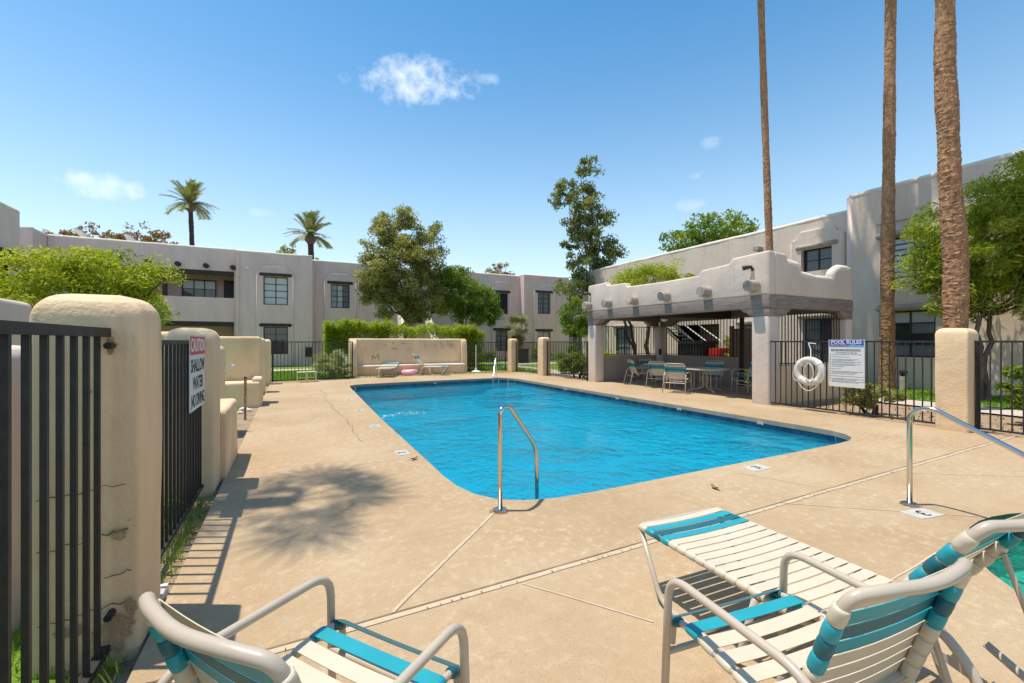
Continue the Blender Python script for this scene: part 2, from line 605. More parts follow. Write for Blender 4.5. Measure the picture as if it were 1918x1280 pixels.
def bevel_mesh(name, mb, m, r, seg=3, jit=0, subdiv=0, seed=1):
    """closed solid with rounded edges, optionally wobbled like hand-trowelled stucco"""
    bm = bmesh.new()
    vs = [bm.verts.new(p) for p in mb.v]
    for f in mb.f:
        try:
            bm.faces.new([vs[i] for i in f])
        except ValueError:
            pass
    bmesh.ops.remove_doubles(bm, verts=bm.verts, dist=1e-5)
    bmesh.ops.recalc_face_normals(bm, faces=bm.faces)
    if r > 0:
        es = [e for e in bm.edges if len(e.link_faces) == 2 and e.calc_face_angle(0) > .3]
        bmesh.ops.bevel(bm, geom=es, offset=r, segments=seg, profile=.5, affect='EDGES', clamp_overlap=True)
    if subdiv:
        le = [e for e in bm.edges if e.calc_length() > .25]
        for _ in range(subdiv):
            bmesh.ops.subdivide_edges(bm, edges=[e for e in bm.edges if e.calc_length() > .3], cuts=1, use_grid_fill=True)
        bmesh.ops.triangulate(bm, faces=[f for f in bm.faces if len(f.verts) > 4])
    if jit:
        from mathutils import noise
        for v in bm.verts:
            d = noise.noise_vector(v.co*1.7+Vector((seed*7.3, 0, 0)))
            v.co += d*jit
    me = bpy.data.meshes.new(name)
    bm.to_mesh(me)
    bm.free()
    me.materials.append(m)
    me.polygons.foreach_set('use_smooth', [True]*len(me.polygons))
    me.set_sharp_from_angle(angle=rad(50))
    return me


def rsolid(name, mb, m, r, parent=None, seg=3, jit=0, subdiv=0, seed=1):
    me = bevel_mesh(name, mb, m, r, seg, jit, subdiv, seed)
    if parent is None:
        v = np.empty(len(me.vertices)*3)
        me.vertices.foreach_get('co', v)
        v = v.reshape(-1, 3)
        c = Vector((float((v[:, 0].min()+v[:, 0].max())/2), float((v[:, 1].min()+v[:, 1].max())/2), float(v[:, 2].min())))
        me.transform(Matrix.Translation(-c))
        o = bpy.data.objects.new(name, me)
        o.location = c
        COL.objects.link(o)
        return o
    return place(bpy.data.objects.new(name, me), parent)


def fast_mesh(name, verts, faces4, m, tint=None):
    """numpy quads"""
    me = bpy.data.meshes.new(name)
    nv, nf = len(verts), len(faces4)
    me.vertices.add(nv)
    me.vertices.foreach_set('co', np.ascontiguousarray(verts, dtype=np.float32).ravel())
    me.loops.add(nf*4)
    me.loops.foreach_set('vertex_index', np.ascontiguousarray(faces4, dtype=np.int32).ravel())
    me.polygons.add(nf)
    me.polygons.foreach_set('loop_start', np.arange(0, nf*4, 4, dtype=np.int32))
    me.update(calc_edges=True)
    if tint is not None:
        a = me.attributes.new('tint', 'FLOAT', 'POINT')
        a.data.foreach_set('value', np.ascontiguousarray(tint, dtype=np.float32))
    me.materials.append(m)
    return me


def unit(a):
    return a/np.maximum(np.linalg.norm(a, axis=1, keepdims=True), 1e-9)


def leaf_quads(P, size, rng, aspect=.42, up=.35, droop=0, tint=None, jit=.35):
    n = len(P)
    nrm = unit(rng.normal(size=(n, 3))+np.array([-.15, .1, up*2.2]))
    axis = unit(np.cross(nrm, rng.normal(size=(n, 3)))+np.array([0, 0, -droop]))
    side = unit(np.cross(nrm, axis))
    L = size*(1+jit*rng.uniform(-1, 1, (n, 1)))
    a = P-axis*L*.5
    b = P+side*L*aspect*.5+nrm*L*.06
    c = P+axis*L*.5
    d = P-side*L*aspect*.5+nrm*L*.06
    V = np.stack([a, b, c, d], 1).reshape(-1, 3)
    Fq = np.arange(n*4).reshape(-1, 4)
    T = np.repeat(tint if tint is not None else rng.uniform(0, 1, n), 4)
    return V, Fq, T


def crown_points(blobs, n_cl, n_leaf, cl_r, rng, shell=.55):
    """leaf positions in clumps spread through ellipsoids (cx,cy,cz,rx,ry,rz)"""
    blobs = np.array(blobs, float)
    vol = (blobs[:, 3]*blobs[:, 4]*blobs[:, 5])**.75
    pick = rng.choice(len(blobs), n_cl, p=vol/vol.sum())
    d = unit(rng.normal(size=(n_cl, 3)))
    r = shell+(1-shell)*rng.uniform(0, 1, (n_cl, 1))**.6
    low = rng.uniform(0, 1, (n_cl, 1)) < .18
    r = np.where(low, r*.6, r)
    C = blobs[pick, :3]+d*r*blobs[pick, 3:6]
    ct = np.clip(rng.normal(.5, .2, n_cl), 0, 1)
    cr = cl_r*rng.uniform(.6, 1.35, n_cl)
    k = rng.integers(0, n_cl, n_leaf)
    off = unit(rng.normal(size=(n_leaf, 3)))*(rng.uniform(0, 1, (n_leaf, 1))**.45)
    P = C[k]+off*cr[k][:, None]*np.array([1, 1, .75])
    t = np.clip(ct[k]+rng.normal(0, .18, n_leaf), 0, 1)
    return P, t, C


def limb(mb, a, b, ra, rb, rng, n=5, wob=.06, seg=6):
    a, b = Vector(a), Vector(b)
    L = (b-a).length
    pts = []
    for i in range(n):
        t = i/(n-1)
        p = a.lerp(b, t)
        if 0 < i < n-1:
            p += Vector(rng.normal(size=3))*wob*L
        pts.append(p)
    mb.tube(pts, [ra+(rb-ra)*i/(n-1) for i in range(n)], seg)


def tree(name, label, cat, base, fork_z, blobs, n_cl, n_leaf, cl_r, leaf, m, bark='bark', trunk_r=.15, seed=1, group=None, lean=(0, 0), up=.3, droop=0, aspect=.42, n_limb=9, shell=.55, stems=1, flowers=None, crown_name='crown'):
    rng = np.random.default_rng(seed)
    t = thing(name, label, cat, base, group)
    P, T, C = crown_points(blobs, n_cl, n_leaf, cl_r, rng, shell)
    mb = MB()
    bx, by, bz = base
    fork = (bx+lean[0], by+lean[1], fork_z)
    for s in range(stems):
        o = Vector((rng.normal()*.12, rng.normal()*.12, 0)) if stems > 1 else Vector((0, 0, 0))
        limb(mb, Vector((bx, by, bz-.05))+o, Vector(fork)+o*2.5, trunk_r*1.15, trunk_r*.75, rng, 7, .025, 9)
    part('trunk', mb, M[bark], t, True, 60)
    idx = rng.choice(len(C), min(n_limb, len(C)), replace=False)
    for i in idx:
        mb = MB()
        limb(mb, fork, C[i], trunk_r*.5, trunk_r*.1, rng, 6, .05, 6)
        part('limb', mb, M[bark], t, True, 60)
    V, Fq, TT = leaf_quads(P, leaf, rng, aspect, up, droop, T)
    o = place(bpy.data.objects.new(crown_name, fast_mesh(crown_name, V, Fq, M[m], TT)), t)
    o['kind'] = 'stuff'
    if flowers:
        k = rng.choice(len(P), flowers[1])
        V, Fq, TT = leaf_quads(P[k]+rng.normal(size=(flowers[1], 3))*.06, flowers[2], rng, .7, .2)
        o = place(bpy.data.objects.new('flowers', fast_mesh('flowers', V, Fq, M[flowers[0]], TT)), t)
        o['kind'] = 'stuff'
    return t


def copy_tree(o, loc, rotz, label=None, parent=None):
    c = o.copy()
    COL.objects.link(c)
    c.location = loc
    c.rotation_euler = (0, 0, rotz)
    if label:
        c['label'] = label
    for ch in o.children:
        d = ch.copy()
        COL.objects.link(d)
        d.parent = c
        for g in ch.children:
            e = g.copy()
            COL.objects.link(e)
            e.parent = d
    return c


def text_obj(body, size, parent, mtx, m, ext=.0006, bold=0, sx=1.0, name='lettering', align='CENTER', spacing=1.0):
    cu = bpy.data.curves.new(name, 'FONT')
    cu.body = body
    cu.size = size
    cu.align_x = align
    cu.align_y = 'CENTER'
    cu.extrude = ext
    cu.offset = bold
    cu.space_character = spacing
    cu.resolution_u = 3
    cu.materials.append(m)
    tmp = bpy.data.objects.new(name, cu)
    COL.objects.link(tmp)
    dg = bpy.context.evaluated_depsgraph_get()
    me = bpy.data.meshes.new_from_object(tmp.evaluated_get(dg))
    bpy.data.objects.remove(tmp)
    bpy.data.curves.remove(cu)
    me.transform(mtx @ Matrix.Diagonal((sx, 1, 1, 1)))
    me.name = name
    return place(bpy.data.objects.new(name, me), parent)


# ================================================================ THE SETTING
def resample(poly, step):
    out = []
    n = len(poly)
    for i in range(n):
        a, b = Vector(poly[i]), Vector(poly[(i+1) % n])
        k = max(1, int((b-a).length/step))
        out += [tuple(a.lerp(b, j/k)) for j in range(k)]
    return out


def offset_poly(poly, d):
    """outward for a ccw outline when d > 0"""
    n = len(poly)
    out = []
    for i in range(n):
        a, p, b = Vector(poly[i-1]), Vector(poly[i]), Vector(poly[(i+1) % n])
        t = ((p-a).normalized()+(b-p).normalized()).normalized()
        out.append((p.x+t.y*d, p.y-t.x*d))
    return out


def sheet(outer, holes, z, mb=None):
    mb = mb or MB()
    loops = [[Vector((x, y, 0)) for x, y in outer]] + [[Vector((x, y, 0)) for x, y in h] for h in holes]
    pts = [p for lp in loops for p in lp]
    tris = []
    for t in tessellate_polygon(loops):
        a, b, c = (pts[i] for i in t)
        area = (b-a).cross(c-a).z
        if abs(area) > 1e-9:
            tris.append(t if area > 0 else (t[0], t[2], t[1]))
    mb.add([(p.x, p.y, z) for p in pts], tris)
    return mb


def ring_wall(mb, poly, z0, z1, inward=True):
    n = len(poly)
    vs = [(x, y, z0) for x, y in poly]+[(x, y, z1) for x, y in poly]
    fs = [(i, (i+1) % n, n+(i+1) % n, n+i) for i in range(n)]
    if inward:
        fs = [tuple(reversed(f)) for f in fs]
    return mb.add(vs, fs)


POOL = [(1.78, 15.5), (1.60, 9.0), (1.555, 5.3), (1.545, 4.75), (1.565, 4.35), (1.64, 4.03), (1.78, 3.80), (2.0, 3.655), (2.3, 3.575), (2.7, 3.55),
        (5.0, 3.56), (7.25, 3.57), (7.65, 3.60), (7.92, 3.70), (8.11, 3.87), (8.22, 4.12), (8.25, 4.5),
        (8.25, 15.6), (8.19, 15.95), (8.03, 16.22), (7.78, 16.40), (7.4, 16.47), (5, 16.45), (2.35, 16.25), (2.02, 16.12), (1.84, 15.87)]
SPA_C, SPA_R = (5.2, -.3), 1.79
SPA = [(SPA_C[0]+SPA_R*math.cos(2*PI*i/48), SPA_C[1]+SPA_R*math.sin(2*PI*i/48)) for i in range(48)]
WATER_Z = -.155

g = sheet([(-500, -500), (500, -500), (500, 500), (-500, 500)], [[(-.4, -5.8), (9.9, -5.8), (9.9, 18.0), (-.4, 18.0)]], -.06)
struct('ground', g, M['soil'])

DECK = [(-.65, -6), (10.42, -6), (10.42, 6.4), (14.0, 6.4), (14.0, 13.62), (10.42, 13.62), (10.42, 20.6), (2.2, 20.6), (2.2, 18.75), (-.65, 18.75)]
pool_in = resample(POOL, .5)
d = sheet(DECK, [list(reversed(pool_in)), list(reversed(SPA))], 0)
ring_wall(d, DECK, 0, -.12, False)
deck = struct('pool_deck', d, M['deck'])

lip = MB()
ring_wall(lip, pool_in, 0, -.085)
out_in = offset_poly(pool_in, .025)
n = len(pool_in)
lip.add([(x, y, -.085) for x, y in pool_in]+[(x, y, -.085) for x, y in out_in], [(i, (i+1) % n, n+(i+1) % n, n+i) for i in range(n)])
part('coping_lip', lip, M['lip'], deck)


def strip(a, b, w, z, m, name='expansion_joint'):
    a, b = Vector((*a, 0)), Vector((*b, 0))
    t = (b-a).normalized()
    s = Vector((-t.y, t.x, 0))*w/2
    mb = MB()
    k = max(2, int((b-a).length/.25))
    rnd = random.Random(int(a.x*100+b.y*37))
    L, R_ = [], []
    for i in range(k+1):
        p = a.lerp(b, i/k)
        j = rnd.uniform(-.003, .003)
        L.append((p.x+s.x+j*t.y, p.y+s.y-j*t.x, z))
        R_.append((p.x-s.x+j*t.y, p.y-s.y-j*t.x, z))
    mb.add(L+R_, [(k+1+i, k+2+i, i+1, i) for i in range(k)])
    return part(name, mb, m, deck)


M['joint'] = mat('pale_joint_strip', (.54, .43, .30), .8, .2, 9, .2, 60, .2, coord='Position', stain=(.30, .20, .11), stain_amt=.8, stain_scale=9)
M['sawcut'] = mat('pale_sawcut', (.56, .455, .33), .9, .15, 9, .1, 60, .2, coord='Position')
M['gap'] = mat('dirty_joint_gap', (.21, .14, .08), .9, .3, 9, .1, 60, .2, coord='Position')
M['fissure'] = mat('hairline_crack', (.22, .15, .09), .9, .3, 9, .1, 60, .2, coord='Position')
strip((-.64, 2.42), (10.4, 2.555), .042, .004, M['joint'])
strip((-.64, 2.450), (10.4, 2.585), .008, .006, M['gap'], 'joint_gap')
strip((.50, 2.47), (1.60, 3.50), .024, .005, M['joint'])
rnd = random.Random(4)
slots = MB()
x = -.5
while x < 10.3:
    if rnd.random() < .4:
        y = 2.42+(x+.64)/11.04*.135
        slots.box(x, x+rnd.uniform(.004, .010), y-.020, y-.002, .0045, .0062)
    x += rnd.uniform(.03, .09)
o = part('drain_slots', slots, M['gap'], deck)
o['kind'] = 'stuff'
for a, b in [((-.64, 5.62), (1.55, 5.66)), ((4.62, 3.3), (4.9, 2.6)), ((8.1, 3.7), (10.35, 4.3)), ((3.0, 1.35), (4.55, 1.42)), ((4.1, 2.5), (5.35, 1.5)),
             ((1.62, 16.3), (2.1, 20.1)), ((8.25, 9.4), (10.3, 9.4)), ((8.25, 5.7), (10.3, 5.75)), ((1.3, 2.4), (1.75, 1.75)), ((6.2, 2.5), (8.2, 1.2)), ((-.6, 10.3), (1.4, 10.32))]:
    strip(a, b, .010, .004, M['sawcut'], 'sawcut')
# wandering hairline crack beside the pool
mbc = MB()
px_, py_ = .98, 6.9
rnd = random.Random(9)
prev = None
L = []
while py_ < 15:
    w = rnd.uniform(.002, .006)
    L.append((px_-w, py_, .004))
    L.append((px_+w, py_, .004))
    py_ += rnd.uniform(.08, .3)
    px_ += rnd.uniform(-.045, .05)
mbc.add(L, [(2*i, 2*i+1, 2*i+3, 2*i+2) for i in range(len(L)//2-1)])
part('hairline_crack', mbc, M['fissure'], deck)

# pool shell and water
basin_poly = offset_poly(pool_in, .025)
b = MB()
prof = [(0, -.08), (0, -.42), (-.06, -.58), (-.18, -.74), (-.38, -.88), (-.62, -.97), (-.85, -1.02)]
rings = [offset_poly(basin_poly, o_) for o_, _ in prof]
nb = len(basin_poly)
for k_ in range(len(prof)-1):
    b.add([(x, y, prof[k_][1]) for x, y in rings[k_]]+[(x, y, prof[k_+1][1]) for x, y in rings[k_+1]], [(nb+i, nb+(i+1) % nb, (i+1) % nb, i) for i in range(nb)])
sheet(rings[-1], [], -1.02, b)
pool = struct('pool_basin', b, M['plaster'], True)
# steps in the far right corner
for i, r in enumerate((1.9, 1.5, 1.1)):
    cx, cy = 8.25, 16.45
    arc = [(cx+.0, cy+.0)]+[(cx+r*math.cos(PI+PI/2*k/12), cy+r*math.sin(PI+PI/2*k/12)) for k in range(13)]
    st = MB()
    st.prism(arc, lambda u, v, w: (u, v, w), -1.045, -.78+.17*i)
    part('step', st, M['plaster'], pool)
# waterline tiles
tl = MB().box(-.073, .073, -.008, .004, -.165, 0)
tile_me = finish_mesh('tile', tl.v, tl.f, M['tile'])
per = [Vector((*p, 0)) for p in basin_poly]
acc, want = 0.0, 0.0
for i in range(len(per)):
    a, b_ = per[i], per[(i+1) % len(per)]
    L = (b_-a).length
    t = (b_-a)/L
    while want < acc+L:
        p = a+t*(want-acc)
        if p.x > 7.0 or p.y > 13.5:
            o = bpy.data.objects.new('tile', tile_me)
            o.location = (p.x, p.y, -.083)
            o.rotation_euler = (0, 0, math.atan2(t.y, t.x)+PI)
            place(o, pool)
        want += .15
    acc += L
wt = sheet(basin_poly, [], WATER_Z)
struct('pool_water', wt, M['water'])
# rope anchors and return fittings on the lip
for y in (5.4, 7.4, 9.6, 12.2):
    mb = MB().box(8.215, 8.245, y-.06, y-.02, -.11, -.07).box(8.215, 8.245, y+.02, y+.06, -.11, -.07).box(8.222, 8.247, y-.02, y+.02, -.10, -.075)
    part('rope_anchor', mb, M['plate'], pool)
part('rope_anchor', MB().box(4.95, 5.05, 16.39, 16.43, -.12, -.075), M['plate'], pool)

# return jet breaking the surface by the left side
rng = np.random.default_rng(3)
P = []
for k in range(150):
    t = rng.uniform(0, 1)
    x = 1.66+1.15*t+rng.normal()*.03
    y = 9.6+.25*t+rng.normal()*(.03+.12*t)
    z = WATER_Z+.02+.28*t*(1-t)*rng.uniform(.5, 1.15)
    P.append((x, y, z))
V, Fq, T = leaf_quads(np.array(P), .032, rng, .5, 0)
M['foam'] = mat('white_water_foam', (.80, .86, .88), .3, .05, 9, 0, 40, .5)
o = bpy.data.objects.new('water_jet', fast_mesh('water_jet', V, Fq, M['foam']))
COL.objects.link(o)
tag(o, 'low arc of splashing water by the left pool edge', 'water jet', kind='stuff')

# spa
b = MB()
ring_wall(b, SPA, 0, -.26)
struct('spa_wall', b, M['dark_green_tile'])
b = MB()
ring_wall(b, SPA, -.26, -.95)
sheet(SPA, [], -.95, b)
spa = struct('spa_basin', b, M['spa_plaster'])
bench = MB()
inner = [(SPA_C[0]+(SPA_R-.42)*math.cos(2*PI*i/48), SPA_C[1]+(SPA_R-.42)*math.sin(2*PI*i/48)) for i in range(48)]
ring_wall(bench, inner, -.5, -.94)
bench.add([(x, y, -.5) for x, y in SPA]+[(x, y, -.5) for x, y in inner], [(i, (i+1) % 48, 48+(i+1) % 48, 48+i) for i in range(48)])
part('bench', bench, M['spa_plaster'], spa)
struct('spa_water', sheet([(SPA_C[0]+(x-SPA_C[0])*.999, SPA_C[1]+(y-SPA_C[1])*.999) for x, y in SPA], [], -.19), M['spa_water'])

# lawns, path, planter soil
struct('lawn', sheet([(-30, 18.8), (30, 18.8), (30, 30.4), (-30, 30.4)], [], -.035), M['lawn'])
lw = sheet([(-12, -4), (-.95, -4), (-.95, 18.7), (-12, 18.7)], [], -.035)
struct('lawn', lw, M['lawn'])
struct('lawn', sheet([(14.9, 3.2), (18.2, 3.2), (18.2, 18.6), (14.9, 18.6)], [], -.035), M['lawn'])
struct('path', sheet([(-30, 25.6), (30, 25.6), (30, 27.2), (-30, 27.2)], [], -.02), M['path'])
struct('path', sheet([(11.3, 13.7), (12.9, 13.7), (12.9, 25.6), (11.3, 25.6)], [], -.02), M['path'])
struct('path', sheet([(13.4, 2.0), (14.6, 2.0), (14.6, 6.35), (13.4, 6.35)], [], -.02), M['path'])


def grass_patch(x0, x1, y0, y1, n, h, w, seed, label, z=-.035):
    rng = np.random.default_rng(seed)
    B = np.stack([rng.uniform(x0, x1, n), rng.uniform(y0, y1, n), np.full(n, z)], 1)
    a = rng.uniform(0, 2*PI, n)
    s = np.stack([np.cos(a), np.sin(a), 0*a], 1)*w/2*rng.uniform(.6, 1.3, (n, 1))
    tip = B+np.stack([rng.normal(0, .35*h, n), rng.normal(0, .35*h, n), h*rng.uniform(.5, 1.3, n)], 1)
    V = np.stack([B-s, B+s, tip+s*.2, tip-s*.2], 1).reshape(-1, 3)
    o = bpy.data.objects.new('grass', fast_mesh('grass', V, np.arange(n*4).reshape(-1, 4), M['grass'], np.repeat(rng.uniform(0, 1, n), 4)))
    COL.objects.link(o)
    return tag(o, label, 'grass', kind='stuff')


grass_patch(-3.2, -.97, .8, 7.5, 26000, .05, .008, 5, 'short green lawn grass outside the near left iron fence')
grass_patch(-1.5, 12, 18.95, 25.5, 30000, .07, .03, 6, 'bright green lawn grass beyond the far pool fence')
grass_patch(14.9, 18.1, 3.2, 10.5, 7000, .07, .025, 7, 'strip of lawn grass below the right hand building')
grass_patch(-.94, -.68, 3.2, 5.2, 900, .06, .008, 8, 'weedy tufts in the soil strip under the left fence')
grass_patch(-.93, -.69, 2.2, 2.75, 160, .08, .008, 9, 'tuft of weeds at the foot of the near left pillar')

# litter of small stones and dry leaves in the planting bed
rng = np.random.default_rng(12)
n = 900
P = np.stack([rng.uniform(10.5, 17.0, n), rng.uniform(-1.0, 6.2, n), np.full(n, -.045)], 1)
V, Fq, T = leaf_quads(P, .06, rng, .6, 0)
o = bpy.data.objects.new('leaf_litter', fast_mesh('leaf_litter', V, Fq, M['dry_leaf']))
COL.objects.link(o)
tag(o, 'scattered dry leaves on the bare soil behind the right fence', 'leaf litter', kind='stuff')
n = 110
P = np.stack([rng.uniform(-1.0, -.68, n), rng.uniform(1.6, 5.2, n), np.full(n, -.04)], 1)
V, Fq, T = leaf_quads(P, .05, rng, .4, 0)
o = bpy.data.objects.new('leaf_litter', fast_mesh('leaf_litter', V, Fq, M['dry_leaf']))
COL.objects.link(o)
tag(o, 'dry leaves and twigs in the strip under the left fence', 'leaf litter', kind='stuff')


# ================================================================ WALLS, PILLARS, FENCES
def pillar(x0, x1, y0, y1, h, label, r=.085, m='beige', seed=1, group=None, name='stucco_pillar', jit=.012, cat='pillar'):
    q = min(r*1.25, (x1-x0)*.3, (y1-y0)*.3)
    mb = MB()
    lv = [(-.1, 0), (h-q, 0), (h-q*.45, q*.13), (h-q*.12, q*.48), (h, q*1.05)]
    for z, i_ in lv:
        mb.v += [(x0+i_, y0+i_, z), (x1-i_, y0+i_, z), (x1-i_, y1-i_, z), (x0+i_, y1-i_, z)]
    mb.f = [(3, 2, 1, 0)]+[(4*k+a, 4*k+(a+1) % 4, 4*k+4+(a+1) % 4, 4*k+4+a) for k in range(4) for a in range(4)]+[(16, 17, 18, 19)]
    o = rsolid(name, mb, M[m], r*.55, None, 3, jit, 3, seed)
    return tag(o, label, cat, group)


near = pillar(-1.08, -.66, 2.78, 3.16, 1.755, 'large cracked beige stucco pillar right behind the near iron bars', .115, seed=3)
# broken patches and cracks on the near pillar
rndp = random.Random(5)


def crack_path(pts, w, parent, fn):
    mb = MB()
    L = []
    for (u, v) in pts:
        L.append(fn(u, v-w*rndp.uniform(.3, 1)))
        L.append(fn(u, v+w*rndp.uniform(.3, 1)))
    mb.add(L, [(2*i, 2*i+1, 2*i+3, 2*i+2) for i in range(len(pts)-1)])
    return part('crack', mb, M['gap'], parent)


def wiggle(u0, v0, u1, v1, n, j):
    return [(u0+(u1-u0)*i/n+rndp.uniform(-j, j)*.4, v0+(v1-v0)*i/n+rndp.uniform(-j, j)) for i in range(n+1)]


FX = lambda u, v: (u, 2.765, v)
crack_path(wiggle(-1.04, .78, -.72, .83, 12, .012), .004, near, FX)
crack_path(wiggle(-1.04, .55, -.86, .57, 8, .01), .004, near, FX)
crack_path(wiggle(-.81, .585, -.71, .60, 9, .007), .006, near, FX)
crack_path(wiggle(-.712, .64, -.70, .645, 3, .004), .003, near, FX)
crack_path(wiggle(-.80, .37, -.70, .39, 7, .012), .004, near, FX)
crack_path(wiggle(-1.04, .20, -.72, .25, 14, .012), .005, near, FX)


def blotch(cx, cz, rx, rz, seed, y=2.768):
    r = random.Random(seed)
    pts = []
    for i in range(22):
        a = 2*PI*i/22
        k = r.uniform(.65, 1.1)
        pts.append((cx+rx*k*math.cos(a), y, cz+rz*k*math.sin(a)))
    mb = MB().add(pts, [tuple(range(22))])
    return part('chipped_patch', mb, M['crack'], near)


blotch(-.765, .10, .085, .10, 1)
blotch(-.775, 1.50, .022, .045, 2)
blotch(-.745, .575, .035, .03, 3)
blotch(-.70, .21, .03, .05, 4)
blotch(-.93, .15, .06, .03, 5)
blotch(-.86, 1.28, .015, .012, 6)

p2 = pillar(-1.12, -.69, 5.37, 5.79, 1.66, 'beige stucco pillar at the far end of the caution sign fence', .10, seed=5)
pillar(-1.35, -.64, 5.80, 6.95, .76, 'low rounded stucco bench block beside the second left pillar', .05, seed=6, name='bench_block', cat='bench block')
pillar(-1.42, -1.02, 6.05, 7.2, 1.63, 'stucco wall rising behind the low bench block', .05, seed=8, name='stucco_wall', cat='wall')
pillar(-1.40, -1.0, 8.3, 9.0, 1.46, 'narrow stucco pier between the bench block and planter', .09, seed=9, cat='pier')
pillar(-1.65, -.66, 12.35, 12.8, 1.64, 'wide beige stucco wall behind the small planter seat', .05, seed=10, name='stucco_wall', cat='wall')
pillar(-1.40, -.64, 11.75, 12.33, .58, 'low raised stucco planter seat with a rolled end', .05, seed=11, name='raised_planter', cat='planter')
pillar(-.80, -.60, 11.80, 12.30, .68, 'short rolled stucco arm at the planter corner', .05, seed=12, name='stucco_planter', cat='planter')
pillar(-1.0, -.68, 14.9, 15.35, 1.63, 'beige stucco pillar just past the planter wall', .09, seed=13)
pillar(-.98, -.62, 17.7, 18.1, 1.60, 'small stucco pillar where the far left fence starts', .09, seed=14)
pillar(-2.9, -2.5, -.5, 6.6, 1.95, 'long stucco garden wall beyond the near left bars', .05, 'stucco', seed=15, name='garden_wall', cat='wall')
pillar(-1.62, -1.32, 3.25, 3.65, 1.50, 'small stucco pier at the left picture edge behind bars', .08, 'stucco', seed=16, cat='pier')
pillar(-8.9, -1.5, 18.4, 18.8, 1.62, 'long low stucco wall below the bushy left tree', .05, 'stucco', seed=17, name='garden_wall', cat='wall')
tag(single('planter_soil', sheet([(-1.0, 6.98), (-.66, 6.98), (-.66, 11.74), (-1.0, 11.74)], [], -.02), M['soil']), kind='structure')
# stones in the planter
for i, (x, y, s) in enumerate([(-.93, 11.35, .09), (-.82, 11.2, .07), (-.95, 10.9, .06)]):
    bm = bmesh.new()
    bmesh.ops.create_icosphere(bm, subdivisions=2, radius=s)
    rr = random.Random(i)
    for v in bm.verts:
        v.co *= rr.uniform(.8, 1.1)
        v.co.z *= .6
    me = bpy.data.meshes.new('stone')
    bm.to_mesh(me)
    bm.free()
    me.materials.append(M['cap'])
    o = bpy.data.objects.new('stone', me)
    o.location = (x, y, s*.35-.02)
    COL.objects.link(o)
    tag(o, ('largest pale stone against the planter seat', 'middle sized stone nearest the deck in the planter soil', 'smallest stone in front of the two others in planter')[i], 'stone', 'stones in the planter soil')
t = thing('rusty_post', 'thin rusty steel post standing in the left planter soil', 'post', (-.79, 9.98, 0))
part('shaft', MB().tube([(-.79, 9.98, -.1), (-.785, 9.98, .8)], .024, 10), M['palm_bark'], t, True)
part('cap', MB().tube([(-.785, 9.98, .8), (-.785, 9.98, .825)], .027, 10), M['iron'], t, True)
t = thing('hose_spigot', 'short white pipe sticking out of the stucco pier', 'spigot', (-.98, 8.7, 1.05))
part('pipe', MB().tube([(-1.02, 8.7, 1.02), (-.84, 8.7, 1.12)], .016, 8), M['white'], t, True)
part('valve', MB().box(-.93, -.89, 8.68, 8.72, 1.075, 1.15), M['white'], t)


def fence(name, label, p0, p1, zt, zb=.08, spacing=.122, bar=.0175, rail=.034, posts=True, first=0.0, cat='fence', group=None, extra=(0, 0)):
    a, b = Vector((*p0, 0)), Vector((*p1, 0))
    L = (b-a).length
    u = (b-a)/L
    rz = math.atan2(u.y, u.x)
    f = thing(name, label, cat, ((a+b)/2)[:], group)
    for nm, z, hh in (('top_rail', zt, rail), ('bottom_rail', zb, rail*.85)):
        mb = MB().box(-L/2-extra[0], L/2+extra[1], -rail*.5, rail*.5, z-hh, z)
        o = bpy.data.objects.new(nm, finish_mesh(nm, mb.v, mb.f, M['iron']))
        o.rotation_euler = (0, 0, rz)
        COL.objects.link(o)
        o.parent = f
    h = zt-rail-(zb)
    mb = MB().box(-bar/2, bar/2, -bar/2, bar/2, 0, h)
    me = finish_mesh('bar', mb.v, mb.f, M['iron'])
    s = spacing*.5+first
    while s < L:
        o = bpy.data.objects.new('bar', me)
        o.location = u*(s-L/2)+Vector((0, 0, zb))
        o.rotation_euler = (0, 0, rz)
        COL.objects.link(o)
        o.parent = f
        s += spacing
    if posts:
        mb = MB().box(-.02, .02, -.02, .02, -.1, zt-.002)
        me = finish_mesh('post', mb.v, mb.f, M['iron'])
        for s in (.03, L-.03) if posts is True else posts:
            o = bpy.data.objects.new('post', me)
            o.location = u*(s-L/2)
            o.rotation_euler = (0, 0, rz)
            COL.objects.link(o)
            o.parent = f
    return f


nf = fence('iron_fence', 'near black iron bar fence at the left picture edge', (-.80, .30), (-.80, 2.85), 1.585, .05, bar=.02, rail=.042, posts=False)
for z in (.20, 1.50):
    part('mounting_bolt', MB().tube([(-.775, 2.72, z), (-.775, 2.78, z)], .017, 10), M['iron'], nf, True)
fence('iron_fence', 'black iron fence carrying the caution sign between left pillars', (-.80, 3.16), (-.80, 5.37), 1.53, .07, posts=False)
fence('iron_fence', 'iron fence in front of the far lawn, left of the bench wall', (-.62, 18.42), (2.3, 18.9), 1.52)
fence('iron_fence', 'iron fence right of the bench wall before the hedge end', (7.95, 20.35), (9.95, 20.2), 1.50)
fence('iron_gate', 'iron gate between the two slim stucco pillars by the lawn', (10.12, 19.4), (10.12, 17.0), 1.50, cat='gate')
fence('iron_fence', 'iron fence panel between slim pillar and covered patio column', (10.15, 16.5), (10.15, 13.52), 1.52)
fence('iron_fence', 'iron fence panel carrying the life ring and pool rules', (10.22, 6.52), (10.22, 3.42), 1.535)
fence('iron_fence', 'iron fence panel running off the right picture edge', (10.3, 3.0), (10.3, -2.5), 1.535)
pillar(9.86, 10.22, 19.42, 19.85, 1.66, 'left of two slim pillars flanking the lawn gate', .09, seed=20)
pillar(9.95, 10.33, 16.52, 16.98, 1.72, 'right of two slim pillars flanking the lawn gate', .09, seed=21)
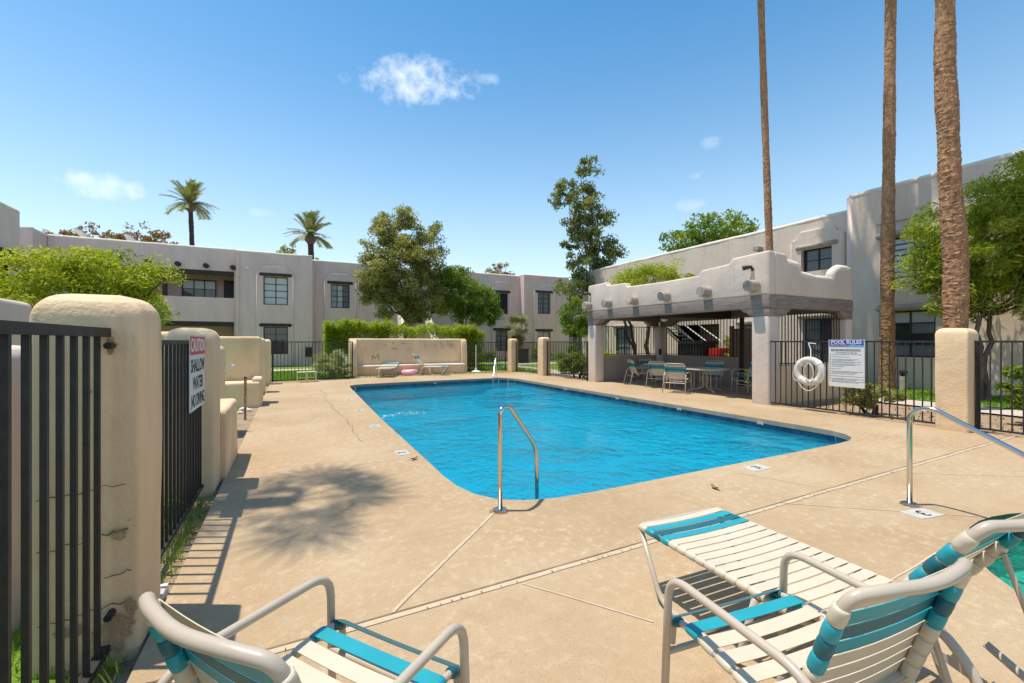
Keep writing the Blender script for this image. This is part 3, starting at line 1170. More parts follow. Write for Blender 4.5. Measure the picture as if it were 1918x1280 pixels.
pillar(10.02, 10.50, 3.0, 3.42, 1.755, 'thick beige stucco pillar in the right fence before a palm', .085, seed=22)

# white plastic junk and conduit under the near fence
t = thing('junction_box', 'broken white plastic box lying beside the near pillar', 'plastic box', (-.70, 3.30, -.02))
part('box', MB().box(-.74, -.67, 3.22, 3.36, -.03, .03), M['white'], t)
part('lid', MB().box(-.745, -.665, 3.20, 3.30, .031, .042), M['plate'], t)

# ---- caution sign
t = thing('caution_sign', 'red and white caution sign wired to the left iron fence', 'sign', (-.765, 5.1, .9))
part('panel', MB().box(-.776, -.770, 4.60, 5.345, .90, 1.575), M['sign_white'], t)
part('red_band', MB().box(-.7695, -.7675, 4.61, 5.335, 1.40, 1.565), M['sign_red'], t)
BX = Matrix(((0, 0, 1, 0), (1, 0, 0, 0), (0, 1, 0, 0), (0, 0, 0, 1)))        # text x -> +Y, y -> +Z, facing +X
for body, z, s, mm, sx in (('CAUTION', 1.482, .165, M['white'], .93), ('SHALLOW', 1.295, .16, M['ink'], .88), ('WATER', 1.135, .16, M['ink'], .9), ('NO DIVING', .98, .155, M['ink'], .78)):
    text_obj(body, s, t, Matrix.Translation((-.7670 if mm is M['white'] else -.7692, 4.972, z)) @ BX, mm, .0006, .004, sx)
for y in (4.64, 5.305):
    for z in (.93, 1.55):
        part('screw', MB().tube([(-.7698, y, z), (-.764, y, z)], .008, 8), M['steel_worn'], t, True)

# ---- pool rules sign, facing the pool (-X)
t = thing('rules_sign', 'white pool rules board with blue heading on the right fence', 'sign', (10.19, 4.855, .58))
part('panel', MB().box(10.183, 10.189, 4.53, 5.18, .58, 1.555), M['sign_white'], t)
part('blue_heading', MB().box(10.1795, 10.1825, 4.545, 5.165, 1.415, 1.545), M['sign_blue'], t)
wave = [(4.55, 1.417), (4.78, 1.417), (4.86, 1.437), (4.80, 1.452), (4.74, 1.465), (4.66, 1.448), (4.60, 1.452), (4.55, 1.44)]
part('wave_mark', MB().prism(wave, lambda u, v, w: (w, u, v), 10.1775, 10.1792), M['sign_cyan'], t)
FXm = Matrix(((0, 0, -1, 0), (-1, 0, 0, 0), (0, 1, 0, 0), (0, 0, 0, 1)))      # text x -> -Y, facing -X
text_obj('POOL RULES', .098, t, Matrix.Translation((10.1770, 4.855, 1.502)) @ FXm, M['white'], .0006, .002, 1.0)
text_obj('PRIVATE POOL', .05, t, Matrix.Translation((10.1765, 4.99, 1.442)) @ FXm, M['cream_paint'], .0006, .0005, .9)
part('warning_bar', MB().box(10.1800, 10.1826, 4.60, 5.13, 1.325, 1.36), M['ink'], t)
rs = random.Random(8)


def print_line(y0, length, z, h, m, x=10.1822):
    """a line of print too small to read: a row of word-sized marks"""
    mb = MB()
    y = y0
    while y > y0-length:
        w = rs.uniform(.012, .045)
        mb.box(x, x+.0008, y-w, y, z-h/2, z+h/2)
        y -= w+.009
    part('line_of_print', mb, m, t)


print_line(5.11, .47, 1.342, .014, M['white'], 10.1790)
print_line(5.05, .38, 1.285, .016, M['ink'])
for i, (n_, w_) in enumerate([(1, .5), (1, .30), (2, .48), (3, .52), (2, .50), (1, .22), (1, .18), (2, .55), (1, .40), (1, .58), (2, .56), (2, .55)]):
    z = 1.250-.050*i
    part('bullet', MB().box(10.1815, 10.1828, 5.135, 5.155, z-.008, z+.008), M['ink'], t)
    for k in range(min(n_, 2)):
        print_line(5.115, w_ if k == 0 else w_*.8, z-.021*k, .009, M['ink'])

# ---- life ring hung on the right fence
t = thing('life_ring', 'off white life ring with looped grab rope on right fence', 'life ring', (10.12, 5.53, .55))
CY, CZ, RR, rr = 5.53, .87, .25, .072
mb = MB()
ringp = [(10.12, CY+RR*math.cos(2*PI*i/36), CZ+RR*math.sin(2*PI*i/36)) for i in range(37)]
mb.tube(ringp, rr, 14, False, (1, 0, 0))
part('float_ring', mb, M['ring'], t, True, 180)
for k in range(4):
    a0 = PI/4+PI/2*k
    mb = MB()
    mb.tube([(10.12, CY+RR*math.cos(a0+s), CZ+RR*math.sin(a0+s)) for s in (-.13, -.06, 0, .06, .13)], rr+.004, 14, True, (1, 0, 0))
    part('band', mb, M['white'], t, True, 50)
    mb = MB()
    pts = []
    for j in range(13):
        s = j/12
        a = a0+PI/2*s
        sag = .10*math.sin(PI*s)
        pts.append((10.075-.01*math.sin(PI*s), CY+(RR+rr*.9)*math.cos(a)+.0, CZ+(RR+rr*.9)*math.sin(a)-sag*(.6 if k in (0, 1) else 1.1)))
    mb.tube(pts, .008, 6)
    part('grab_rope', mb, M['rope'], t, True, 180)
mb = MB()
pts = [(10.04+.012*math.sin(j*1.7), CY-.03+.10*math.sin(j*.55), CZ+.02+.16*math.cos(j*.55)-.05*abs(math.sin(j*.27))) for j in range(46)]
mb.tube(pts, .008, 6)
part('coiled_rope', mb, M['rope'], t, True, 180)
mb = MB().tube(bez_round([(10.06, CY-.06, CZ+.28), (10.14, CY-.02, CZ+.46), (10.19, CY+.06, CZ+.62), (10.185, CY-.10, CZ+.60)], .02), .009, 7)
part('hook', mb, M['white'], t, True, 60)


# ================================================================ THE COVERED PATIO
RX0, RX1, RY0, RY1 = 10.15, 13.87, 6.45, 13.52
ram = thing('covered_patio', 'flat roofed stucco patio shelter with log ends beside the pool', 'patio shelter', ((RX0+RX1)/2, (RY0+RY1)/2, 0))


def ram_box(name, x0, x1, y0, y1, z0, z1, m, r=.03, **k):
    return rsolid(name, MB().box(x0, x1, y0, y1, z0, z1), M[m], r, ram, 3, **k)


ram_box('column', RX0, RX0+.42, RY0, RY0+.45, -.1, 2.14, 'stucco', .05, jit=.008, subdiv=2, seed=31)
ram_box('column', RX0, RX0+.42, RY1-.45, RY1, -.1, 2.14, 'stucco', .05, jit=.008, subdiv=2, seed=32)
ram_box('column', RX1-.42, RX1, RY1-.45, RY1, -.1, 2.14, 'stucco', .05, jit=.008, subdiv=2, seed=33)
ram_box('column', RX1-.30, RX1, RY0, RY0+.40, -.1, 2.14, 'stucco', .05, jit=.008, subdiv=2, seed=34)
# beams
ram_box('beam', RX0-.01, RX0+.30, RY0-.01, RY1+.01, 2.34, 2.64, 'beam', .015)
ram_box('beam', RX0+.31, RX1+.01, RY0-.012, RY0+.28, 2.34, 2.642, 'beam', .015)
ram_box('beam', RX0+.31, RX1, RY1-.28, RY1+.008, 2.34, 2.638, 'beam', .015)
ram_box('beam', RX1-.30, RX1+.008, RY0+.29, RY1-.29, 2.34, 2.636, 'beam', .015)
ram_box('beam', RX0+.31, RX1-.31, 9.95, 10.2, 2.30, 2.60, 'timber_dark', .01)


def corbel(fn, w0, w1):
    pts = [(0, 2.139), (.42, 2.139), (.50, 2.16), (.56, 2.20), (.58, 2.24), (.66, 2.245), (.70, 2.28), (.72, 2.31), (.78, 2.315), (.80, 2.342), (0, 2.342)]
    return rsolid('corbel', MB().prism(pts, fn, w0, w1), M['beam'], .008, ram, 2)


corbel(lambda u, v, w: (w, RY0+u, v), RX0+.003, RX0+.27)
corbel(lambda u, v, w: (w, RY1-u, v), RX0+.003, RX0+.27)
corbel(lambda u, v, w: (RX0+.28+u*.8, w, v), RY0+.003, RY0+.25)
corbel(lambda u, v, w: (RX1-u*.8, w, v), RY0+.003, RY0+.25)
corbel(lambda u, v, w: (RX0+.28+u*.8, w, v), RY1-.25, RY1-.003)
corbel(lambda u, v, w: (RX1-.30-u*.8, w, v), RY1-.25, RY1-.003)
corbel(lambda u, v, w: (w, RY1-.29-u, v), RX1-.27, RX1-.003)
# stepped parapets
front = [(6.45, 2.645), (6.45, 3.70), (7.44, 3.665), (7.52, 3.54), (8.38, 3.49), (8.47, 3.36), (9.9, 3.355), (11.38, 3.38), (11.45, 3.52), (12.40, 3.535), (12.48, 3.66), (13.52, 3.64), (13.52, 2.645)]
rsolid('parapet', MB().prism(front, lambda u, v, w: (w, u, v), RX0+.002, RX0+.26), M['stucco'], .05, ram, 4, .008, 2, 41)
side = [(RX0+.262, 2.645), (RX0+.262, 3.69), (10.86, 3.67), (10.93, 3.50), (11.38, 3.45), (11.46, 3.24), (12.2, 3.17), (12.95, 3.19), (13.05, 3.40), (13.3, 3.53), (13.6, 3.54), (13.87, 3.48), (13.87, 2.645)]
rsolid('parapet', MB().prism(side, lambda u, v, w: (u, w, v), RY0+.002, RY0+.26), M['stucco'], .05, ram, 4, .008, 2, 42)
back = [(RX0+.262, 2.645), (RX0+.262, 3.62), (11, 3.60), (11.2, 3.4), (13.0, 3.4), (13.2, 3.6), (RX1, 3.6), (RX1, 2.645)]
rsolid('parapet', MB().prism(back, lambda u, v, w: (u, w, v), RY1-.26, RY1-.002), M['stucco'], .055, ram, 3, .010, 2, 43)
ram_box('parapet', RX1-.26, RX1-.002, RY0+.262, RY1-.262, 2.645, 3.35, 'stucco', .055, jit=.01, subdiv=2, seed=44)
# worn pale caps where the parapets were patched
for poly, fn, cr in ((side[2:], lambda u, v: (u, RY0+.12, v-.035), .125),):
    mb = MB()
    mb.tube(bez_round([fn(u, v) for u, v in poly[1:-1]], .05, 3), cr, 10)
    part('parapet_cap', mb, M['cap'], ram, True, 180)
# ceiling boards and joists
for i in range(18):
    y0 = RY0+.29+i*(RY1-RY0-.58)/18
    part('ceiling_board', MB().box(RX0+.31, RX1-.31, y0+.006, y0+(RY1-RY0-.58)/18-.006, 2.60, 2.63), M['timber_dark'], ram)
ram_box('roof', RX0+.27, RX1-.27, RY0+.27, RY1-.27, 2.655, 2.75, 'roofing', .01)
# log ends (vigas)
for y in (6.80, 8.17, 9.58, 10.95, 12.25, 13.40):
    mb = MB()
    rv = random.Random(int(y*10))
    r0 = .145
    pts = [(RX0+.02, y, 2.88), (RX0-.27, y, 2.875+rv.uniform(-.006, .006)), (RX0-.285, y, 2.875)]
    mb.tube(pts, [r0, r0*.98, r0*.90], 18)
    o = part('log_end', mb, M['viga'], ram, True, 40)
# half walls with iron bars above
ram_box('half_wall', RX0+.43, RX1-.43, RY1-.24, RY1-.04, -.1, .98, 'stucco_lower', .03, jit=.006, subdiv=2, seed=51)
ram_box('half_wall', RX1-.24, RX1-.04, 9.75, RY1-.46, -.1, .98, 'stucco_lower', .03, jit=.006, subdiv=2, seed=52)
ram_box('half_wall', RX0+.43, RX1-.31, RY0+.05, RY0+.25, -.1, .93, 'beige', .03, jit=.006, subdiv=2, seed=53)


def bars(p0, p1, z0, z1, sp=.125):
    a, b = Vector((*p0, 0)), Vector((*p1, 0))
    L = (b-a).length
    u = (b-a)/L
    s_ = Vector((-u.y, u.x, 0))*.012
    for z in (z0+.02, z1-.03):
        mb = MB()
        vs = [a-s_, b-s_, b+s_, a+s_]
        mb.add([(p.x, p.y, z) for p in vs]+[(p.x, p.y, z+.025) for p in vs], [(3, 2, 1, 0), (4, 5, 6, 7), (0, 1, 5, 4), (1, 2, 6, 5), (2, 3, 7, 6), (3, 0, 4, 7)])
        part('rail', mb, M['iron'], ram)
    k = int(L/sp)
    me = finish_mesh('bar', *(lambda m_: (m_.v, m_.f))(MB().box(-.009, .009, -.009, .009, 0, z1-z0)), M['iron'])
    for i in range(k):
        o = bpy.data.objects.new('bar', me)
        p = a+u*((i+.5)*L/k)
        o.location = (p.x, p.y, z0)
        place(o, ram)


bars((RX0+.43, RY1-.14), (RX1-.43, RY1-.14), .985, 2.12)
bars((RX1-.14, 9.80), (RX1-.14, RY1-.46), .985, 2.335)
bars((RX0+.43, RY0+.15), (RX1-.31, RY0+.15), .935, 2.30)
part('gate_post', MB().box(RX1-.18, RX1-.08, 9.62, 9.73, -.05, 2.335), M['timber_dark'], ram)
# spotlights on the parapet corners
for y, lab in ((6.85, 'a'), (13.35, 'b')):
    t = thing('floodlight', 'dark floodlight on the near corner of the patio parapet' if lab == 'a' else 'dark floodlight on the far corner of the patio parapet', 'floodlight', (RX0-.05, y, 3.2))
    part('bracket', MB().box(RX0-.06, RX0+.01, y-.02, y+.02, 3.26, 3.33), M['iron'], t)
    part('lamp_head', MB().tube([(RX0-.03, y, 3.36), (RX0-.10, y+.08, 3.35), (RX0-.17, y+.16, 3.33)], [.03, .05, .062], 12), M['winframe'], t, True)
    part('conduit', MB().box(RX0-.025, RX0+.004, y-.012, y+.012, 3.02, 3.26), M['stucco'], t)
# ceiling fan with globe and a second globe lamp
t = thing('ceiling_fan', 'dark ceiling fan with milky globe under the patio roof', 'ceiling fan', (11.4, 10.9, 2.2))
part('rod', MB().tube([(11.4, 10.9, 2.60), (11.4, 10.9, 2.42)], .018, 8), M['timber_dark'], t, True)
part('motor', MB().lathe([(.05, 0), (.11, .03), (.11, .10), (.05, .13)], (11.4, 10.9, 2.30), 16), M['timber_dark'], t, True)
for k in range(5):
    a = 2*PI*k/5+.3
    c_, s_ = math.cos(a), math.sin(a)
    f = lambda u, v, w: (11.4+u*c_-v*s_, 10.9+u*s_+v*c_, w)
    part('blade', MB().prism([(.12, -.04), (.62, -.07), (.62, .07), (.12, .04)], f, 2.355, 2.363), M['timber_dark'], t)
part('globe', MB().lathe([(.02, -.10), (.08, -.085), (.115, -.04), (.11, 0)], (11.4, 10.9, 2.30), 16), M['light_glass'], t, True, 180)
t = thing('ceiling_lamp', 'milky dome lamp under the near end of the patio roof', 'lamp', (11.0, 8.0, 2.45))
part('dome', MB().lathe([(.02, -.13), (.10, -.11), (.15, -.05), (.155, 0)], (11.0, 8.0, 2.585), 18), M['light_glass'], t, True, 180)
part('rim', MB().lathe([(.165, -.012), (.165, .012)], (11.0, 8.0, 2.586), 18), M['timber_dark'], t, True)
t = thing('wall_lantern', 'small dark lantern fixed on the patio back column', 'lantern', (13.3, 12.95, .9))
part('body', MB().box(13.36, 13.44, 13.0, 13.06, .98, 1.18), M['black'], t)
part('top', MB().lathe([(.06, 0), (.02, .05)], (13.40, 13.03, 1.18), 8), M['black'], t)


# ================================================================ BUILDINGS
class Facade:
    """u runs to the viewer's right along the wall, w out of it, z up"""

    def __init__(self, kind, plane):
        self.kind, self.c = kind, plane
        self.paint = 'stucco' if kind == 'W' else 'stucco_shade_lift'  # walls turned from the sun get the copy with shade correction in its colour

    def p(self, u, w, z):
        if self.kind == 'S':       # faces the camera (-Y): u = X
            return (u, self.c-w, z)
        if self.kind == 'W':       # faces the pool (-X): u = -Y
            return (self.c-w, -u, z)
        return (self.c+w, u, z)    # 'E' faces +X: u = +Y

    def box(self, mb, u0, u1, w0, w1, z0, z1):
        vs = [self.p(u, w, z) for z in (z0, z1) for u, w in ((u0, w0), (u0, w1), (u1, w1), (u1, w0))]
        return mb.add(vs, [(0, 1, 2, 3), (7, 6, 5, 4), (4, 5, 1, 0), (5, 6, 2, 1), (6, 7, 3, 2), (7, 4, 0, 3)])

    def quad(self, mb, *pts):
        return mb.add([self.p(*q) for q in pts], [tuple(range(len(pts)))])

    def wall(self, mb, u0, u1, z0, z1, holes, depth=.16):
        us = sorted({u0, u1, *[h[0] for h in holes], *[h[1] for h in holes]})
        zs = sorted({z0, z1, *[h[2] for h in holes], *[h[3] for h in holes]})
        for i in range(len(us)-1):
            for j in range(len(zs)-1):
                a, b, c, d = us[i], us[i+1], zs[j], zs[j+1]
                mu, mz = (a+b)/2, (c+d)/2
                if any(h[0] < mu < h[1] and h[2] < mz < h[3] for h in holes):
                    continue
                self.quad(mb, (a, 0, c), (b, 0, c), (b, 0, d), (a, 0, d))
        for h in holes:
            a, b, c, d = h[:4]
            k = h[4] if len(h) > 4 else depth
            self.quad(mb, (a, 0, c), (a, 0, d), (a, -k, d), (a, -k, c))
            self.quad(mb, (b, 0, c), (b, -k, c), (b, -k, d), (b, 0, d))
            self.quad(mb, (a, 0, c), (a, -k, c), (b, -k, c), (b, 0, c))
            self.quad(mb, (a, 0, d), (b, 0, d), (b, -k, d), (a, -k, d))
        return mb

    def window(self, root, u0, u1, z0, z1, cols, rows, pane='pane_dark', depth=.10, lintel=True, frame='winframe', bar=.045):
        w = -depth
        fr = MB()
        t = .055
        self.box(fr, u0, u0+t, w-.05, w+.02, z0, z1)
        self.box(fr, u1-t, u1, w-.05, w+.02, z0, z1)
        self.box(fr, u0+t, u1-t, w-.05, w+.02, z0, z0+t)
        self.box(fr, u0+t, u1-t, w-.05, w+.02, z1-t, z1)
        fo = part('window', fr, M[frame], root)
        iu0, iu1, iz0, iz1 = u0+t, u1-t, z0+t, z1-t
        for i in range(1, cols):
            u = iu0+(iu1-iu0)*i/cols
            mb = MB()
            self.box(mb, u-bar/2, u+bar/2, w-.045, w+.012, iz0, iz1)
            part('mullion', mb, M[frame], fo)
        for j in range(1, rows):
            z = iz0+(iz1-iz0)*j/rows
            mb = MB()
            self.box(mb, iu0, iu1, w-.042, w+.006, z-bar*.35, z+bar*.35)
            part('glazing_bar', mb, M[frame], fo)
        for i in range(cols):
            for j in range(rows):
                a, b = iu0+(iu1-iu0)*i/cols, iu0+(iu1-iu0)*(i+1)/cols
                c, d = iz0+(iz1-iz0)*j/rows, iz0+(iz1-iz0)*(j+1)/rows
                mb = MB()
                self.box(mb, a+.001, b-.001, w-.036-.001*((i*3+j*5) % 4), w-.028, c+.001, d-.001)
                pk = pane[(i+j*cols) % len(pane)] if isinstance(pane, (list, tuple)) else pane
                part('pane', mb, M[pk], fo)
        if lintel:
            mb = MB()
            mb.tube([self.p(u0-.22, .05, z1+.11), self.p(u0-.16, .055, z1+.11), self.p(u1+.16, .055, z1+.11), self.p(u1+.22, .05, z1+.11)], [.07, .11, .11, .07], 10)
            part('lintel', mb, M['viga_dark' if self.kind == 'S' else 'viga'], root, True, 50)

    def panel(self, root, u0, u1, ztop, z0=0, holes=(), th=.09, m=None):
        m = m or self.paint
        """raised stucco panel with a stepped mission top, standing proud of the wall"""
        mb = MB()
        cm = (u0+u1)/2
        hw = (u1-u0)/2
        s = ztop-.42
        sub = Facade(self.kind, self.c)
        old = self.p
        pp = lambda u, w, z: old(u, w+th, z)
        f2 = Facade(self.kind, self.c)
        f2.p = pp
        f2.wall(mb, u0, u1, z0, s, [(*h, th) for h in holes], th)
        top = [(-1, 0), (1, 0), (1, .06), (.92, .10), (.80, .12), (.72, .20), (.68, .32), (.60, .40), (-.60, .40), (-.68, .32), (-.72, .20), (-.80, .12), (-.92, .10), (-1, .06)]
        poly = [(cm+hw*a, s+b) for a, b in top]
        mb.prism(poly, lambda u, v, w: old(u, w, v), .001, th)
        for a in (u0, u1):
            mb.add([old(a, .001, z0), old(a, th, z0), old(a, th, s), old(a, .001, s)], [(0, 1, 2, 3)])
        o = part('window_panel', mb, M[m], root)
        mb = MB()
        edge = [(cm+hw*a, s+b) for a, b in top[2:]]
        mb.tube([old(u, th*.6, v+.01) for u, v in edge], .04, 6)
        part('panel_edge', mb, M['cap'], root, True, 180)
        for a in (u0, u1):
            mb = MB()
            mb.tube([old(a, th*.5, z0), old(a, th*.5, s+.05)], .045, 6)
            part('panel_edge', mb, M[m], root, True, 180)
        return o

    def block(self, root, u0, u1, ztop, depth, holes=(), m=None, side=True, z0=-.1, name='wall', cap=True):
        m = m or self.paint
        mb = MB()
        self.wall(mb, u0, u1, z0, ztop, list(holes))
        self.quad(mb, (u0, -depth, z0), (u0, 0, z0), (u0, 0, ztop), (u0, -depth, ztop))
        self.quad(mb, (u1, 0, z0), (u1, -depth, z0), (u1, -depth, ztop), (u1, 0, ztop))
        self.quad(mb, (u1, -depth, z0), (u0, -depth, z0), (u0, -depth, ztop), (u1, -depth, ztop))
        part(name, mb, M[m], root)
        mb = MB()
        self.quad(mb, (u0, 0, ztop-.02), (u1, 0, ztop-.02), (u1, -depth, ztop-.02), (u0, -depth, ztop-.02))
        part('roof', mb, M['roofing'], root)
        if cap:
            mb = MB()
            k = max(3, int((u1-u0)/.7))
            rr_ = random.Random(int(u0*10+ztop*100))
            mb.tube([self.p(u0+.005+(u1-u0-.01)*i/k, -.10+rr_.uniform(-.012, .012), ztop-.03+rr_.uniform(-.012, .012)) for i in range(k+1)], .115, 10)
            mb.tube([self.p(u0+.10, -.1, ztop-.03), self.p(u0+.10, -depth+.1, ztop-.03)], .11, 8)
            mb.tube([self.p(u1-.10, -.1, ztop-.03), self.p(u1-.10, -depth+.1, ztop-.03)], .11, 8)
            part('parapet_cap', mb, M['cap'], root, True, 180)

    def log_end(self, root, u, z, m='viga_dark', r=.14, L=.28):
        mb = MB()
        mb.tube([self.p(u, -.02, z), self.p(u, L, z-.01), self.p(u, L+.015, z-.01)], [r, r, r*.9], 14)
        part('log_end', mb, M[m], root, True, 40)

    def lamp(self, root, u, z):
        mb = MB()
        self.box(mb, u-.09, u+.09, .001, .13, z-.05, z+.06)
        part('wall_light', mb, M['white'], root)
        mb = MB()
        self.box(mb, u-.07, u+.07, .02, .11, z-.09, z-.052)
        part('light_lens', mb, M['light_glass'], root)


def balcony(fc, root, u0, u1, depth, z0, z1, m=None):
    m = m or fc.paint
    """recess behind an opening: back wall, floor, ceiling"""
    mb = MB()
    fc.quad(mb, (u0, -depth, z0), (u1, -depth, z0), (u1, -depth, z1), (u0, -depth, z1))
    fc.quad(mb, (u0, 0, z0), (u0, -depth, z0), (u0, -depth, z1), (u0, 0, z1))
    fc.quad(mb, (u1, -depth, z0), (u1, 0, z0), (u1, 0, z1), (u1, -depth, z1))
    fc.quad(mb, (u0, 0, z0), (u1, 0, z0), (u1, -depth, z0), (u0, -depth, z0))
    fc.quad(mb, (u0, -depth, z1), (u1, -depth, z1), (u1, 0, z1), (u0, 0, z1))
    part('porch_recess', mb, M[m], root)


# ---- left building: wing with balcony
bl = thing('apartment_building', 'taupe two storey apartment wing with long balcony behind left tree', 'building', (-7, 31, 0))
F1 = Facade('S', 31.0)
F1.block(bl, -11.2, -2.9, 7.03, 8, [(-10.4, -3.02, 4.13, 5.72, 1.9), (-10.4, -3.02, .0, 2.70, 1.9)])
balcony(F1, bl, -10.4, -3.02, 1.9, 4.13, 5.72)
balcony(F1, bl, -10.4, -3.02, 1.9, .0, 2.70)
for z0, z1 in ((5.47, 5.72), (2.43, 2.70)):
    mb = MB()
    F1.box(mb, -10.4, -3.03, -.2, .01, z0, z1)
    part('beam', mb, M['timber_dark'], bl)
for u in (-9.79, -8.44, -7.08, -5.73, -4.40, -3.06):
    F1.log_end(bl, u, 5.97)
for u in (-6.37, -9.2):
    mb = MB()
    mb.tube([F1.p(u, -.12, 4.14), F1.p(u, -.12, 5.47)], .12, 12)
    part('balcony_post', mb, M['timber_dark'], bl, True)
F1b = Facade('S', 32.895)
F1b.window(bl, -5.9, -4.15, 4.2, 5.35, 3, 2, ('pane_dark', 'pane_dark', 'pane_dark', 'pane_blind', 'pane_blind', 'pane_blind'), -.06, False)
mb = MB()
F1b.box(mb, -3.75, -3.05, .0, .05, 4.14, 5.40)
part('door', mb, M['door'], bl)
mb = MB()
F1b.box(mb, -4.02, -3.86, .0, .02, 4.85, 4.95)
part('house_number', mb, M['white'], bl)
# satellite dishes on its roof
for u, w, lab in ((-10.7, -2.5, 'left of two pale satellite dishes on the left roof'), (-8.6, -3.0, 'right of two pale satellite dishes on the left roof')):
    b0 = Vector(F1.p(u, w, 7.0))
    t = thing('satellite_dish', lab, 'satellite dish', b0)
    part('mast', MB().tube([b0, b0+Vector((0, 0, .55))], .025, 8), M['white'], t, True)
    mb = MB()
    c0 = b0+Vector((0, 0, .7))
    nn = Vector((.55, .35, .75)).normalized()
    a1 = nn.orthogonal().normalized()
    a2 = nn.cross(a1)
    vs, fs = [c0-nn*.08], []
    for r_, dd in ((.22, -.055), (.42, 0)):
        vs += [c0+nn*dd+(a1*math.cos(2*PI*k/18)+a2*math.sin(2*PI*k/18))*r_ for k in range(18)]
    fs += [(0, 1+(k+1) % 18, 1+k) for k in range(18)]
    fs += [(1+k, 1+(k+1) % 18, 19+(k+1) % 18, 19+k) for k in range(18)]
    mb.add(vs, fs)
    part('dish', mb, M['white'], t, True, 180)
    part('feed_arm', MB().tube([c0-a1*.40, c0+nn*.40], .014, 6), M['steel_worn'], t, True)

bl2 = thing('apartment_building', 'taupe building wing at the far left edge, seen side on', 'building', (-13, 20, 0))
F0 = Facade('E', -9.9)
F0.block(bl2, 5.0, 25.1, 6.85, 6, [(22.0, 24.3, 3.2, 4.9, 1.5)])
balcony(F0, bl2, 22.0, 24.3, 1.5, 3.2, 4.9)
mb = MB()
mb.tube([F0.p(21.6, .05, 5.0), F0.p(24.6, .05, 5.0)], .13, 10)
part('lintel', mb, M['viga_dark'], bl2, True)
mb = MB()
F1s = Facade('S', 29.6)
F1s.block(bl2, -13, -11.22, 7.05, 6)

# ---- left middle block with the paired windows
bm_ = thing('apartment_building', 'taupe building block with two stacked windows left of the palm', 'building', (-.8, 30.6, 0))
F2 = Facade('S', 30.6)
W2 = [(-1.46, -.13, 3.78, 5.52), (-1.46, -.13, .74, 2.42)]
F2.block(bm_, -2.88, 1.27, 6.95, 8, W2)
F2.panel(bm_, -1.82, .14, 6.15, 0, W2)
F2.window(bm_, *W2[0], 2, 4, 'pane_blind')
F2.window(bm_, *W2[1], 2, 4, 'pane_dark')
F2.lamp(bm_, -2.3, 5.95)
mb = MB()
F2.box(mb, .85, 1.26, .001, .16, .55, 1.15)
part('meter_box', mb, M['timber_dark'], bm_)
mb = MB()
mb.tube([F2.p(-2.72, .03, 0), F2.p(-2.72, .03, 6.9)], .03, 6)
part('downpipe', mb, M['stucco'], bm_, True)

br = thing('apartment_building', 'recessed taupe building part with barred window behind the big tree', 'building', (5, 31.8, 0))
F3 = Facade('S', 31.6)
W3 = [(2.42, 3.62, 3.78, 5.38), (2.42, 3.62, .74, 2.42), (9.3, 10.6, 3.6, 5.1)]
F3.block(br, 1.29, 12.9, 6.88, 8, [W3[0], W3[1], W3[2], (7.3, 8.7, 2.9, 4.9, 1.6)])
F3.panel(br, 2.05, 4.0, 6.1, 0, W3[:2])
F3.window(br, *W3[0], 3, 4, ('pane_grey', 'pane_blind', 'pane_grey'))
F3.window(br, *W3[1], 2, 4, 'pane_dark')
F3.window(br, *W3[2], 2, 3, 'pane_dark')
balcony(F3, br, 7.3, 8.7, 1.6, 2.9, 4.9, 'door')
F3.lamp(br, 4.3, 5.85)
# stair with stucco cheeks leading to the arch
for u in (6.9, 8.9):
    poly = [(0, 0), (4.6, 0), (4.6, .3), (.4, 3.9), (0, 3.9)]
    mb = MB()
    mb.prism(poly, lambda a, z, w: F3.p(w, a+.001, z), u-.12, u+.12)
    rsolid('stair_cheek', mb, M['cap'], .06, br, 3)
for i in range(16):
    mb = MB()
    F3.box(mb, 7.03, 8.77, .002+i*.27, .27+i*.27, -.05, 2.9-(i+1)*.175)
    part('stair_step', mb, M['path'], br)

# ---- middle far building
bmid = thing('apartment_building', 'far taupe building right of the green tree with low fan palm', 'building', (17, 31.5, 0))
F4 = Facade('S', 31.9)
W4 = [(14.72, 15.86, 3.75, 5.45), (14.72, 15.86, .75, 2.4)]
F4.block(bmid, 12.95, 17.35, 6.92, 8, W4)
F4.panel(bmid, 14.45, 16.1, 6.35, 0, W4)
F4.window(bmid, *W4[0], 2, 1, 'pane_dark')
F4.window(bmid, *W4[1], 2, 4, 'pane_grey')
F4.lamp(bmid, 14.1, 6.05)
F5 = Facade('S', 31.2)
W5 = [(18.25, 19.5, 3.82, 5.55), (18.25, 19.5, .75, 2.35)]
F5.block(bmid, 17.0, 21.4, 6.98, 8, W5)
F5.panel(bmid, 17.9, 19.85, 6.3, 0, W5)
F5.window(bmid, *W5[0], 2, 4, 'pane_grey')
F5.window(bmid, *W5[1], 2, 4, 'pane_blind')
F5.lamp(bmid, 20.5, 6.05)
F6 = Facade('S', 31.8)
F6.block(bmid, 21.42, 30, 6.9, 8, [(21.7, 29, 3.9, 5.6, 1.8), (21.7, 29, .0, 2.6, 1.8)])
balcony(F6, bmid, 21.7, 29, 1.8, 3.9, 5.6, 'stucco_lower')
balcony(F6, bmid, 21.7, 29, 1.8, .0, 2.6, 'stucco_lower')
for z0 in (5.35, 2.35):
    mb = MB()
    F6.box(mb, 21.7, 29, -.2, .01, z0, z0+.25)
    part('beam', mb, M['timber_dark'], bmid)
for u in (21.9, 23.3, 24.7, 26.1, 27.5):
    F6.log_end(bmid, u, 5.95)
F6b = Facade('S', 33.595)
F6b.window(bmid, 22.3, 24.2, .5, 2.0, 3, 3, 'pane_grey', -.06, False)
F6b.window(bmid, 22.3, 24.2, 4.1, 5.2, 3, 2, 'pane_dark', -.06, False)

